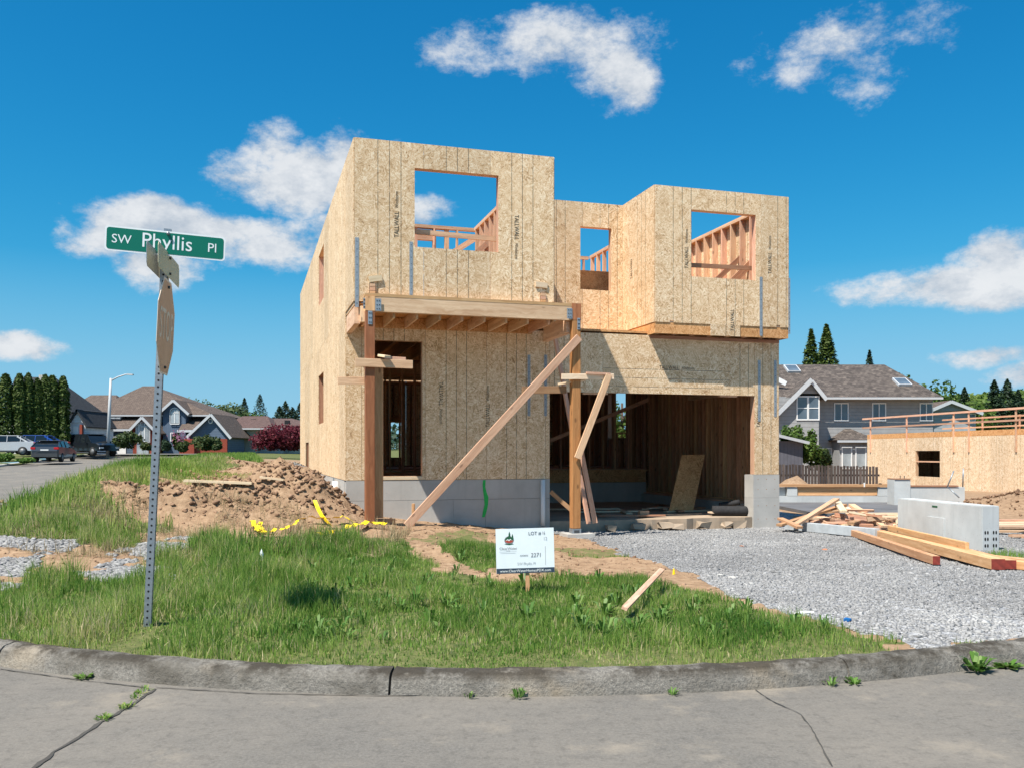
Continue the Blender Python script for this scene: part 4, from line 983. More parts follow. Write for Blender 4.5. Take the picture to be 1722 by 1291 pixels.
def disc(name, cx, cy, r, d, mat, a0=0, a1=360, sy=1.0):
    n = 24; V = [B3(cx+r*math.cos(R(a0+(a1-a0)*k/n)), cy+sy*r*math.sin(R(a0+(a1-a0)*k/n)), d) for k in range(n+1)]
    mesh(name, V, [list(range(n+1))], mat, ls)
ex, ey = -.155, BH*.24
disc('emblem', ex, ey, .046, .0088, GREYI, sy=.9); disc('emblem', ex, ey, .041, .0092, FIRG, 0, 180, .9); disc('emblem', ex, ey, .041, .0092, EMR, 180, 360, .6)
def tri(name, P, mat, d): mesh(name, [B3(x, y, d) for x, y in P], [list(range(len(P)))], mat, ls)
tri('emblem', [(ex-.036, ey-.005), (ex-.012, ey+.014), (ex, ey+.004), (ex+.012, ey+.016), (ex+.036, ey-.004), (ex+.014, ey+.006), (ex, ey-.006), (ex-.012, ey+.004)], SIGNW, .0096)
for cx, cy, s_ in ((ex+.005, ey+.055, 1.0), (ex+.034, ey+.035, .9)):
    for k in range(3): tri('emblem', [(cx-.010*s_-.003*k, cy-.018*k*s_), (cx+.010*s_+.003*k, cy-.018*k*s_), (cx, cy+(.034-.018*k)*s_)], FIRG, .0097+.0001*k)
tri('emblem', [(ex-.05, ey-.035), (ex, ey-.028), (ex+.05, ey-.036), (ex, ey-.044)], FIRG, .0096)

# ------------------------------------------------------------------ loose timber, concrete vault
def GZ(x, y): return float(hterr(np.array(x), np.array(y)))
def ground_beam(name, a, b, wd, ht, mat, label, cat='timber', group=None, dz=0.0, red=False):
    A = Vector((a[0], a[1], GZ(*a)+ht/2+.02+dz)); Bv = Vector((b[0], b[1], GZ(*b)+ht/2+.02+dz))
    if red:
        t = empty(name, A, 0, label, cat, group); beam('timber_body', (0, 0, 0), Bv-A, wd, ht, mat, t, bev=.004)
        d = (A-Bv).normalized(); beam('painted_end', d*.0005, d*.004, wd*.985, ht*.985, REDP, t); return t
    o = beam(name, A, Bv, wd, ht, mat, None, bev=.004); return tag(o, label, cat, group)
ground_beam('timber', (5.40, 11.35), (6.25, 16.4), .09, .11, TIMBER, 'slim orange timber lying loose on the gravel with a red painted end', red=True)
ground_beam('timber', (5.86, 10.75), (6.55, 15.9), .16, .13, TIMBER, 'thick orange timber with a red painted end beside the concrete vault', red=True)
ground_beam('timber', (6.28, 12.3), (6.72, 15.9), .05, .10, TIMBER, 'narrow plank standing on edge on the thick timber beside the vault', dz=.12)
ground_beam('timber', (6.05, 10.85), (6.78, 15.6), .16, .11, TIMBER, 'timber lying between the thick timber and the vault with a red painted end', red=True)
ground_beam('timber', (6.55, 10.2), (6.0, 11.6), .15, .10, TIMBER, 'short timber pointing out to the right past the thick timber')
ground_beam('timber', (6.9, 10.45), (6.25, 11.9), .12, .09, TIMBER, 'second short timber behind the other one at the right edge')
ground_beam('grey_beam', (6.45, 15.75), (5.55, 18.0), .12, .17, plain('grey_composite', (.42, .45, .47), .6), 'flat grey beam lying on the gravel between pier and vault', 'beam')
va = empty('concrete_vault', (0, 0, 0), 0, 'pale precast concrete vault with rows of dark knockout holes in its end', 'concrete vault')
vf = Vector((7.14, 13.55, -.04)); vd = Vector((-.27, 2.35, 0)); vw = Vector((.30, .06, 0)); hh = .735
va.location = vf
def vbox(name, o, d, w_, h, mat):
    P = [Vector(o), Vector(o)+d, Vector(o)+d+w_, Vector(o)+w_]; V = P+[p+Vector((0, 0, h)) for p in P]
    ob = mesh(name, V, [[0, 1, 2, 3], [7, 6, 5, 4], [0, 4, 5, 1], [1, 5, 6, 2], [2, 6, 7, 3], [3, 7, 4, 0]], mat, va)
    bm = bmesh.new(); bm.from_mesh(ob.data); bmesh.ops.recalc_face_normals(bm, faces=bm.faces[:]); bmesh.ops.bevel(bm, geom=bm.edges[:], offset=.012 if name == 'vault_body' else .002, segments=2, affect='EDGES'); bm.to_mesh(ob.data); bm.free()
    return ob
vbox('vault_body', (0, 0, 0), vd, vw, hh, CONC_L)
vu = vd.normalized(); vwn = vw.normalized(); vno = Vector((-vu.y, vu.x, 0))
vbox('raised_panel', vu*.95+vno*.02+Vector((0, 0, .10)), vu*.46, -vno*.02, .38, CONC_L)
vbox('stencil_mark', vu*1.15+vno*.003+Vector((0, 0, .64)), vu*.15, -vno*.002, .03, FIRG)
vn2 = vwn.cross(Vector((0, 0, 1))).normalized(); vn2 = vn2 if vn2.y < 0 else -vn2
for r_ in range(3):
    for c_ in (.055, .10, .20, .245):
        p = vwn*c_+Vector((0, 0, .13+r_*.10))+vn2*.002
        V = [p+vwn*.015*math.cos(q_)+Vector((0, 0, .028*math.sin(q_))) for q_ in np.arange(0, 6.28, .524)]
        mesh('knockout_hole', V, [list(range(len(V)))], HOLE, va)
# scrap pile right of the garage
rr = random.Random(11)
for k in range(95):
    t = rr.random(); cx = 6.2+1.75*t+rr.gauss(0, .15); cy = 17.2+1.8*rr.random()-.5*t; lvl = max(0, .42*(1-abs(t-.45)*1.6))*rr.random()
    L = rr.choice([.25, .35, .5, .7]); an = rr.uniform(-.5, .9) if rr.random() < .75 else rr.uniform(0, 3)
    d = Vector((math.cos(an), math.sin(an), rr.uniform(-.18, .18)))*L/2; c = Vector((cx, cy, GZ(cx, cy)+.06+lvl))
    o = beam('scrap_board', c-d, c+d, rr.choice([.09, .14, .04]), rr.choice([.04, .04, .09]), rr.choice([SCRAP, SCRAP, STUD, PALE, STUD_DK]))
    o.rotation_euler.rotate_axis('X', rr.uniform(-.4, .4)); tag(o, 'short scrap board in the heap between garage pier and vault', 'board', 'scrap boards in the heap')
for (p0, p1, lab, m_, z0, z1) in (((1310, 0, 17.3), (1420, 0, 18.6), 'long dark board sloping out of the scrap heap to the garage pier', STUD_DK, .10, .42), ((1338, 0, 17.2), (1407, 0, 18.2), 'board poking up to the right over the scrap heap', STUD, .12, .56),
                               ((1432, 0, 18.6), (1488, 0, 17.0), 'board sloping down the right side of the scrap heap', STUD, .42, .10), ((1312, 0, 17.7), (1345, 0, 17.0), 'dark board lying under the left of the scrap heap', STUD_DK, .2, .08), ((1408, 0, 18.5), (1418, 0, 17.4), 'pale board end standing out of the top of the scrap heap', PALE, .48, .36)):
    A = Vector(((p0[0]-CX)/F*p0[2], p0[2], z0)); Bv = Vector(((p1[0]-CX)/F*p1[2], p1[2], z1)); tag(beam('scrap_board', A, Bv, .13, .045, m_, None), lab, 'board')
rr = random.Random(4)
for k in range(16):
    x0 = 8.6+rr.random()*1.6; y0 = 15.0+k*.25; z = GZ(x0, y0)+.05+.03*(k % 4)
    o = beam('stacked_board', (x0, y0, z), (x0+2.6+rr.random(), y0+rr.uniform(-.5, .2), z), .14, .04, rr.choice([PALE, STUD, SCRAP])); tag(o, 'loose board lying right of the concrete vault', 'board', 'boards beyond the vault')
for k in range(9):
    x0 = 8.0+rr.random()*1.2; y0 = 19.5+k*.4; o = beam('stacked_board', (x0, y0, GZ(x0, y0)+.05), (x0+2.2, y0+.3*rr.uniform(-1, 1), GZ(x0, y0)+.06), .16, .04, rr.choice([PALE, STUD])); tag(o, 'pale board lying behind the scrap heap', 'board', 'boards behind the scrap heap')
# boards in the grass and on the dirt
ga, gb = GP(1050, 1044), GP(1113, 990); A = Vector((ga[0], ga[1], GZ(*ga)+.10)); Bv = Vector((gb[0], gb[1], GZ(*gb)+.19)); tag(beam('board', A, Bv, .05, .025, SCRAP, None, up=(.2, -.4, .9)), 'weathered pale board lying slanted in the grass', 'board')
ga, gb = GP(310, 817), GP(424, 822); tag(beam('board', (ga[0], ga[1], GZ(*ga)+.10), (gb[0], gb[1], GZ(*gb)+.08), .12, .04, PALE, None), 'long pale board lying on the dirt left of the house', 'board')
ga, gb = GP(437, 815), GP(477, 816); tag(beam('board', (ga[0], ga[1], GZ(*ga)+.12), (gb[0], gb[1], GZ(*gb)+.1), .1, .03, PALE, None), 'short pale board on the dirt near the house corner', 'board')

# ------------------------------------------------------------------ caution tape
def tape(pts, seed, label, lift=.05, wd=.07):
    rr_ = np.random.default_rng(seed); P = resample(np.array(pts), .045); n = len(P); V = []
    tw = .45*np.sin(np.cumsum(rr_.normal(0, .4, n))); dz = np.abs(np.convolve(rr_.normal(0, 1, n+8), np.ones(9)/9, 'valid'))*.07
    jx = np.convolve(rr_.normal(0, 1, n+4), np.ones(5)/5, 'valid')*.03
    for i, p in enumerate(P):
        t = P[min(i+1, n-1)]-P[max(i-1, 0)]; t = t/np.linalg.norm(t); nn = Vector((-t[1], t[0], 0)); q = Vector((p[0], p[1], GZ(p[0], p[1])+lift+dz[i]))+nn*jx[i]
        s_ = nn*math.cos(tw[i])+Vector((0, 0, 1))*math.sin(tw[i])*.8
        V += [q-s_*wd/2, q+s_*wd/2]
    o = mesh('caution_tape', V, [[2*i, 2*i+1, 2*i+3, 2*i+2] for i in range(n-1)], YELLOW); tag(o, label, 'tape', 'pieces of caution tape'); return o
gp = lambda L: [GP(*p) for p in L]
tape(gp([(424, 885), (432, 900), (450, 907), (475, 903), (500, 884), (530, 880), (556, 884), (575, 878), (600, 886)]), 1, 'tangled yellow caution tape trailing along the foot of the dirt mound', .10)
tape(gp([(530, 908), (545, 912), (560, 903), (580, 898), (600, 892), (625, 886), (652, 891)]), 2, 'crumpled yellow tape bunched in front of the left porch post', .09, .10)
tape(gp([(428, 890), (440, 884), (437, 900), (455, 905)]), 4, 'small knot of yellow tape at the left end of the mound')
def tape_up():
    P = [(-3.35, 14.25, 1.0), (-3.3, 14.1, .86), (-3.12, 13.95, .76), (-2.95, 13.8, .55), (-2.85, 13.7, .46)]; P = [Vector(((px-CX)/F*Y, Y, EYE+(HY-py)/F*Y)) for px, py, Y in ((529, 840, 14.6), (535, 855, 14.45), (541, 866, 14.3), (550, 876, 14.2), (558, 882, 14.1))]
    V = []
    for i, p in enumerate(P): s_ = Vector((math.cos(i*.5), -.3, math.sin(i*.5)*.6)).normalized()*.035; V += [p-s_, p+s_]
    tag(mesh('caution_tape', V, [[2*i, 2*i+1, 2*i+3, 2*i+2] for i in range(len(P)-1)], YELLOW), 'strip of yellow tape hanging down the dirt mound', 'tape', 'pieces of caution tape')
tape_up()
# small litter
def litter(name, px, py, s_, mat, label, cat, sh=(1, .6, .3)):
    g = GP(px, py); r_ = np.random.default_rng(int(px)); bm = bmesh.new(); bmesh.ops.create_icosphere(bm, subdivisions=1, radius=1)
    for v in bm.verts: v.co = Vector((v.co.x*sh[0], v.co.y*sh[1], v.co.z*sh[2]))*s_*(1+r_.normal(0, .18))
    me = bpy.data.meshes.new(name); bm.to_mesh(me); bm.free(); o = link(name, me, mat); o.location = (g[0], g[1], GZ(*g)+s_*sh[2]*.6); o.rotation_euler = (0, 0, r_.random()*3); tag(o, label, cat)
WROCK = plain('pale_rock', (.50, .49, .46), .9, .15); BRK = plain('brick_bit', (.42, .17, .09), .9, .2)
litter('rock', 1212, 968, .06, WROCK, 'larger pale rock on the near edge of the gravel drive', 'rock'); litter('rock', 1232, 972, .055, CONC, 'grey rock right of the pale one on the drive edge', 'rock')
litter('brick_piece', 1247, 918, .055, BRK, 'orange brick piece on the gravel drive', 'brick'); litter('brick_piece', 1388, 924, .055, BRK, 'brick piece on the gravel near the loose timber', 'brick')
litter('paper_scrap', 1352, 1032, .08, WHITE, 'white paper scrap at the edge of the gravel and grass', 'litter', (1.2, .4, .2)); litter('plastic_cap', 1424, 1044, .04, plain('blue_plastic', (.01, .12, .35), .4), 'small blue plastic cap at the gravel edge', 'litter', (1, .7, .7))
litter('paper_scrap', 287, 972, .06, BOARDW, 'crumpled pale plastic in the grass right of the sign post', 'litter', (1.2, .6, .7)); litter('paper_scrap', 440, 945, .05, BOARDW, 'upright scrap of pale plastic in the tall grass', 'litter', (.6, .4, 2.2)); litter('paper_scrap', 1295, 932, .045, WHITE, 'white scrap in the middle of the gravel drive', 'litter', (1.6, .4, .2))
litter('marker_flag', 1133, 966, .045, YELLOW, 'small yellow marker at the edge of the grass and drive', 'litter', (.35, .3, 1.2)); litter('litter_can', 989, 980, .04, REDP, 'small red wrapper in the grass near the lot sign', 'litter')
# ------------------------------------------------------------------ vegetation and stones in the lot
def blades(name, X, Y, Ln, Wd, tone, mat, lean=.35, parent=None, zoff=0.0):
    n = len(X); Z = hterr(X, Y)+zoff; an = RNG.random(n)*2*np.pi
    la = RNG.random(n)*2*np.pi; le = np.abs(RNG.normal(0, lean, n))*Ln
    wx, wy = np.cos(an)*Wd/2, np.sin(an)*Wd/2; lx, ly = np.cos(la)*le, np.sin(la)*le
    P = np.stack([X, Y, Z-.01], 1)
    def o(dx, dy, dz): return P+np.stack([dx, dy, dz], 1)
    z0 = np.zeros(n); hgt = np.sqrt(np.clip(Ln**2-le**2, (.3*Ln)**2, None))
    V = np.stack([o(-wx, -wy, z0), o(wx, wy, z0), o(-wx*.8+lx*.3, -wy*.8+ly*.3, hgt*.55), o(wx*.8+lx*.3, wy*.8+ly*.3, hgt*.55), o(lx, ly, hgt)], 1).reshape(-1, 3)
    b = np.arange(n)*5
    Fc = np.stack([np.stack([b, b+1, b+3], 1), np.stack([b, b+3, b+2], 1), np.stack([b+2, b+3, b+4], 1)], 1).reshape(-1, 3)
    return npmesh(name, V, Fc, mat, parent, np.repeat(np.clip(tone, 0, 1), 5)[:, None]*np.ones((1, 3)))
def scatter(x0, x1, y0, y1, n, wfun):
    X = RNG.uniform(x0, x1, n); Y = RNG.uniform(y0, y1, n); k = RNG.random(n) < wfun(X, Y); return X[k], Y[k]
def wnear(X, Y): return grass_w(X, Y)*np.clip(-.15+1.9*fbm(X*1.9+3, Y*1.9, 3), .35, 1)*(np.abs(X/Y) < .66)
X, Y = scatter(-7.5, 4.5, 5.3, 12.5, 380000, wnear)
tall = sstep(-.4, -2.6, X)*.66+.34; edge = sstep(.2, .9, kerb_dist(X, Y)); clump = fbm(X*2.2+11, Y*2.2, 3)
Ln = (.035+.42*tall*np.clip(clump-.18, 0, 1)**1.2)*(.5+.5*edge)*RNG.uniform(.45, 1.5, len(X))
tone = .29+.85*(fbm(X*1.2, Y*1.2+50, 3)-.5)+RNG.normal(0, .17, len(X))+(RNG.random(len(X)) < .10+.25*(fbm(X*2.6+30, Y*2.6, 2) > .62))*.5+.22*(1-edge)*RNG.random(len(X))+.14*sstep(.3, -2, X)
tag(blades('near_grass', X, Y, Ln, .004+.005*RNG.random(len(X))**2+.002*(clump < .45), tone, GRASS, .55), 'green grass along the verge behind the kerb', 'grass', kind='stuff')
print('near blades', len(X))
X, Y = scatter(-16, -2.2, 11, 40, 190000, lambda X, Y: grass_w(X, Y)*np.clip(.3+fbm(X*.7, Y*.7, 3), 0, 1)*(X/Y > -.72)*(X/Y < -.15))
Ln = (.06+.34*np.clip(fbm(X*1.1, Y*1.1, 3)-.15, 0, 1))*RNG.uniform(.4, 1.5, len(X)); tone = .48+1.1*(fbm(X*.8+20, Y*.8, 3)-.5)+RNG.normal(0, .17, len(X))
kdb = kerb_dist(X, Y); dry_ = sstep(2.2, 4.2, kdb)*sstep(17, 20, Y); Ln = Ln*(1-.6*dry_); tone = tone+.28*dry_
tag(blades('bank_grass', X, Y, Ln, .009+.012*(Y/30)*RNG.random(len(X))+.002, tone, GRASS, .45), 'tall mixed grass on the bank left of the dirt', 'grass', kind='stuff')
print('bank blades', len(X))
X, Y = scatter(-34, -5, 38, 80, 60000, lambda X, Y: grass_w(X, Y)*(X/Y > -.6))
tag(blades('field_grass', X, Y, .12+.25*RNG.random(len(X)), .04+.03*RNG.random(len(X)), .35+.3*RNG.random(len(X)), GRASS, .3), 'grass strip beyond the dirt in front of the far houses', 'grass', kind='stuff')
X, Y = scatter(6.5, 9.5, 10, 14.5, 9000, lambda X, Y: soft(X, Y, [GR_R], .1))
tag(blades('vault_grass', X, Y, .06+.1*RNG.random(len(X)), .006+.004*RNG.random(len(X)), .35+.2*RNG.random(len(X)), GRASS), 'small patch of grass at the foot of the concrete vault', 'grass', kind='stuff')
# straw and dry stems over the dirt edge
X, Y = scatter(-6.6, -1.6, 10.8, 14.6, 26000, lambda X, Y: (fbm(X*2+5, Y*2, 3) > .55)*.6*(1-GRAVEL(X, Y)))
tag(blades('dry_straw', X, Y, .10+.16*RNG.random(len(X)), .005+.003*RNG.random(len(X)), RNG.random(len(X)), STRAWM, 1.1, None, .02), 'dry straw scattered on the dirt', 'straw', kind='stuff')
# broad leaved weeds in the grass and along the kerb
def leafquads(C, Nn, size, asp=2.2):
    n = len(C); t = np.cross(Nn, RNG.normal(size=(n, 3))); t /= np.linalg.norm(t, axis=1)[:, None]+1e-9; b = np.cross(Nn, t)
    s = (size*RNG.uniform(.6, 1.35, n))[:, None]
    V = np.stack([C-t*s*asp/2, C-b*s*.5, C+t*s*asp/2, C+b*s*.5], 1).reshape(-1, 3); k = np.arange(n)*4
    return V, np.stack([k, k+1, k+2, k+3], 1)
def weed(px, py, r, h, label, n=38, road=False, mat=None, wr=.17):
    g = RP(px, py) if road else GP(px, py); z = 0.0 if road else GZ(*g)
    if road and not 160 < px < 260: q = KF[kerb_u(px)]; g = (q[0]+N1[0]*.05, q[1]+N1[1]*.05)
    V = []; Fs = []; rr_ = np.random.default_rng(int(px*7+py)); tn = []
    for k in range(n):
        an = rr_.random()*6.283; e = rr_.uniform(.35, 1.35); L = (r*.68 if road else r)*rr_.uniform(.5, 1.25); w_ = L*wr
        d = np.array((math.cos(an), math.sin(an), 0)); s_ = np.array((-math.sin(an), math.cos(an), 0)); p = np.array((g[0], g[1], z))+d*rr_.random()*.03
        i = len(V); top = h*math.sin(e)*rr_.uniform(.5, 1.0)
        V += [p, p+d*L*.45+s_*w_+(0, 0, top*.8), p+d*L*.45-s_*w_+(0, 0, top*.8), p+d*L*math.cos(e*.6)+(0, 0, top*.85)]
        Fs += [[i, i+1, i+3, i+2]]; tn += [rr_.random()]*4
    o = npmesh('weed', np.array(V), np.array(Fs), mat or WEED, None, np.array(tn)[:, None]*np.ones((1, 3))); tag(o, label, 'weed', 'weeds'); return o
weed(1632, 1116, .17, .16, 'large leafy weed growing at the foot of the kerb on the right', 46, True); weed(1690, 1110, .16, .07, 'low creeping weed at the kerb foot right of the large weed', 40, True)
weed(146, 1140, .11, .06, 'small green weed at the kerb foot on the left', 30, True); weed(872, 1162, .07, .10, 'small grassy tuft at the kerb foot below the lot sign', 26, True); weed(1118, 1152, .06, .06, 'tiny tuft at the kerb foot under the mossy stretch', 20, True)
weed(1383, 1132, .06, .09, 'small tuft at the kerb foot right of the mossy stretch', 22, True); weed(1428, 1130, .08, .06, 'low weed at the kerb between two tufts', 24, True); weed(785, 1166, .05, .06, 'little tuft at the kerb foot near the kerb joint', 16, True)
rr = random.Random(8)
for k, (px, py) in enumerate([(245, 1160), (237, 1166), (228, 1174), (214, 1188), (206, 1192), (178, 1206), (172, 1210)]): weed(px, py, .035+.02*rr.random(), .045, 'tuft of grass growing in the road joint on the left', 26, True, GRASS)
for k in range(130):
    px, py = rr.uniform(470, 1440), rr.uniform(925, 1080)
    g = GP(px, py)
    if grass_w(np.array(g[0]), np.array(g[1])) > .5: weed(px, py, rr.uniform(.06, .13), rr.uniform(.10, .22), 'broad leaved weed among the grass behind the kerb', rr.randint(10, 24), wr=rr.uniform(.07, .16))
# stones
OCT = np.array([(1, 0, 0), (-1, 0, 0), (0, 1, 0), (0, -1, 0), (0, 0, 1), (0, 0, -1)], float)
OF = np.array([(0, 2, 4), (2, 1, 4), (1, 3, 4), (3, 0, 4), (2, 0, 5), (1, 2, 5), (3, 1, 5), (0, 3, 5)])
CUB = np.array([(x, y, z) for x in (-.75, .75) for y in (-.75, .75) for z in (-.75, .75)], float)
CF = np.array([(0, 1, 3), (0, 3, 2), (4, 6, 7), (4, 7, 5), (0, 4, 5), (0, 5, 1), (2, 3, 7), (2, 7, 6), (0, 2, 6), (0, 6, 4), (1, 5, 7), (1, 7, 3)])
def stones(name, X, Y, S_, tone, mat, label, cat, flat=.6, sink=.2, jit=.22):
    n = len(X); Z = hterr(X, Y); Q = RNG.normal(size=(n, 4)); Q /= np.linalg.norm(Q, axis=1)[:, None]; w_, x, y, z = Q.T
    Rm = np.stack([np.stack([1-2*(y*y+z*z), 2*(x*y-z*w_), 2*(x*z+y*w_)], -1), np.stack([2*(x*y+z*w_), 1-2*(x*x+z*z), 2*(y*z-x*w_)], -1), np.stack([2*(x*z-y*w_), 2*(y*z+x*w_), 1-2*(x*x+y*y)], -1)], 1)
    base = CUB; m = len(base)
    L = base[None]*(1+RNG.normal(0, jit, (n, m, 3)))*RNG.uniform(.6, 1.25, (n, 1, 3))
    P = np.einsum('nij,nkj->nki', Rm, L)*S_[:, None, None]; P[:, :, 2] *= flat
    P += np.stack([X, Y, Z+S_*(flat*.5-sink)], 1)[:, None, :]
    Fc = (CF[None]+(np.arange(n)*m)[:, None, None]).reshape(-1, 3)
    o = npmesh(name, P.reshape(-1, 3), Fc, mat, None, np.repeat(np.clip(tone, 0, 1), m)[:, None]*np.ones((1, 3))); return tag(o, label, cat, kind='stuff')
def lotw(X, Y): lx, ly = local(X, Y); return GRAVEL(X, Y)*~((lx > 0) & (ly > -.02) & (lx < 9.05))*(np.abs(X/Y) < .64)*(kerb_dist(X, Y) > .22)
X, Y = scatter(-2.2, 11, 5.9, 18.5, 190000, lotw)
S_ = np.where(RNG.random(len(X)) < .04, RNG.uniform(.018, .034, len(X)), RNG.uniform(.008, .018, len(X)))
stones('drive_gravel', X, Y, S_, .37+.5*(fbm(X*.8, Y*.8, 3)-.5)+RNG.normal(0, .12, len(X))+.18*sstep(8.6, 6.8, Y), STONE, 'crushed grey gravel of the drive in front of the garage', 'gravel'); print('gravel', len(X))
X, Y = scatter(-8.5, -2.6, 8.5, 14, 42000, lambda X, Y: GRAVEL(X, Y)*.9)
stones('verge_gravel', X, Y, RNG.uniform(.015, .036, len(X)), .38+RNG.normal(0, .15, len(X)), STONE, 'pale gravel patches in the grass behind the street sign', 'gravel')
X, Y = scatter(-7.9, -5.4, 25.2, 27.4, 4200, lambda X, Y: (gauss(X, Y, -6.5, 26.3, .8, .75) > .3)*.7)
stones('gravel_heap', X, Y, RNG.uniform(.015, .045, len(X)), .36+RNG.normal(0, .16, len(X)), STONE, 'heap of grey gravel beside the house wall', 'gravel')
X, Y = scatter(-8, 2.2, 9, 18, 90000, lambda X, Y: np.clip(.10+1.5*np.clip(mound(X, Y), 0, .5), 0, 1)*(1-GRAVEL(X, Y))*(1-grass_w(X, Y))*(X/Y > -.62)*(local(X, Y)[0] < .1+5*(local(X, Y)[1] < -.1)))
big = np.clip(mound(X, Y), 0, .4)/.4
stones('soil_clods', X, Y, (.004+.020*RNG.random(len(X))**5*(1+1.5*big)), .5+RNG.normal(0, .2, len(X)), CLOD, 'clods of brown soil on the dirt and mound', 'soil', .75, .35, .34); print('clods', len(X))
X, Y = scatter(-14, -4.5, 18, 35, 9000, lambda X, Y: .5*(1-grass_w(X, Y)))
stones('field_clods', X, Y, .012+.05*RNG.random(len(X))**3, .5+RNG.normal(0, .2, len(X)), CLOD, 'soil clods on the bare ground left of the house', 'soil', .7, .25)
X, Y = scatter(12, 20, 21, 30, 6000, lambda X, Y: np.clip(mound(X, Y), 0, 1)); stones('bank_clods', X, Y, .012+.05*RNG.random(len(X))**3, .45+RNG.normal(0, .2, len(X)), CLOD, 'soil clods on the bank below the neighbouring wall', 'soil', .8, .25)

# ------------------------------------------------------------------ trees
def cloud_leaves(C, N0, size, tone, name, mat, parent, asp=1.8, wild=.7):
    Nn = N0+RNG.normal(0, wild, C.shape); Nn /= np.linalg.norm(Nn, axis=1)[:, None]+1e-9
    V, Fc = leafquads(C, Nn, size*np.ones(len(C)), asp)
    return npmesh(name, V, Fc, mat, parent, np.repeat(np.clip(tone, 0, 1), 4)[:, None]*np.ones((1, 3)))
def trunk(parent, h, r, lean=(0, 0), limbs=4, seed=0):
    rr_ = random.Random(seed); tk = tube('trunk', [(0, 0, -.3), (lean[0]*.3, lean[1]*.3, h*.4), (lean[0], lean[1], h)], r, BARK, parent, 7, r*.35)
    for k in range(limbs):
        z = h*(.35+.5*k/limbs); an = rr_.random()*6.28; L = h*.3*rr_.uniform(.7, 1.2); tb = tube('limb', [(0, 0, z), (math.cos(an)*L*.5, math.sin(an)*L*.5, z+L*.35), (math.cos(an)*L, math.sin(an)*L, z+L*.8)], r*.4, BARK, parent, 5, r*.1); subpart(tb, tk)
def column_tree(loc, h, r, label, mat=None, name='arborvitae', cat='tree', group=None, n=3600, leaf=.11):
    t = empty(name, loc, 0, label, cat, group); z = RNG.random(n)**.9*h; prof = .86*r*np.clip(1.2*np.sin(np.pi*np.clip((z/h)*.85+.14, 0, 1))**.5, .05, 1.0)
    an = RNG.random(n)*2*np.pi; lump = .55+.85*fbm(an*1.6+loc[0], z*1.5, 3); rad = prof*lump*np.sqrt(RNG.uniform(.35, 1, n))
    C = np.stack([np.cos(an)*rad, np.sin(an)*rad, z+.05], 1); N0 = np.stack([np.cos(an), np.sin(an), .3+0*an], 1)
    cloud_leaves(C, N0, leaf, .42+.9*(fbm(an*2, z*1.5+loc[0], 3)-.5)+RNG.normal(0, .18, n), 'crown', mat or ARB, t, 2.2, .6); tube('trunk', [(0, 0, -.2), (0, 0, h*.6)], .09, BARK, t, 6, .03); return t
def conifer(loc, h, r, label, group=None, n=2600, leaf=.2, mat=None, name='conifer'):
    t = empty(name, loc, 0, label, 'tree', group); lv = int(h/.55); u_ = RNG.random(n)**.75; z = (np.floor(u_*lv)+RNG.normal(0, .42, n)+.5*fbm(RNG.random(n)*3, u_*9, 2))/lv*h
    z = np.clip(z, .03*h, .995*h); an = RNG.random(n)*2*np.pi; arm = .45+1.05*fbm(an*1.9+np.floor(u_*lv)*3.1, np.floor(u_*lv)*1.7, 2)
    rad = r*(1-z/h)**.85*arm*np.sqrt(RNG.uniform(.08, 1, n))+.04; C = np.stack([np.cos(an)*rad, np.sin(an)*rad, z-rad*.25], 1)
    cloud_leaves(C, np.stack([np.cos(an)*.3, np.sin(an)*.3, 1+0*an], 1), leaf*(.5+.6*(1-z/h)), .45+RNG.normal(0, .25, n), 'crown', mat or CONIF, t, 2.4, .5)
    tube('trunk', [(0, 0, -.3), (0, 0, h*.97)], .03*h**.8, BARK, t, 6, .02); return t
def round_tree(loc, h, r, label, mat, group=None, n=3500, leaf=.2, base=.25, name='tree', cat='tree', sq=.8, trunk_=True, blobs=9):
    t = empty(name, loc, 0, label, cat, group); rr_ = np.random.default_rng(int(abs(loc[0])*91+loc[1]*7)); c0 = h*(base+(1-base)*.5); rz = h*(1-base)*.5
    bc_ = rr_.normal(0, 1, (blobs, 3)); bc_ /= np.linalg.norm(bc_, axis=1)[:, None]; bc_ = bc_*rr_.uniform(.35, .75, (blobs, 1))*(r, r, rz)+(0, 0, c0); br_ = rr_.uniform(.32, .55, blobs)
    k = rr_.integers(0, blobs, n); d = rr_.normal(0, 1, (n, 3)); d /= np.linalg.norm(d, axis=1)[:, None]
    C = bc_[k]+d*(br_[k]*rr_.uniform(.45, 1.08, n))[:, None]*(r, r, rz*1.05); C[:, 2] = np.maximum(C[:, 2], .04*h)
    cloud_leaves(C, d+(0, 0, .3), leaf, .45+.35*(rr_.random(blobs)[k]-.5)+rr_.normal(0, .2, n), 'crown', mat, t, 1.6, .8)
    if trunk_: trunk(t, h*.75, .035*h, (0, 0), 5, int(loc[1]))
    return t
def GB(px, Y, py=None):  # ground point at photo column and depth
    x = (px-CX)/F*Y; z = float(hterr(np.array(x), np.array(Y), False))
    return (x, Y, z if py is None else W(px, py, Y).z)
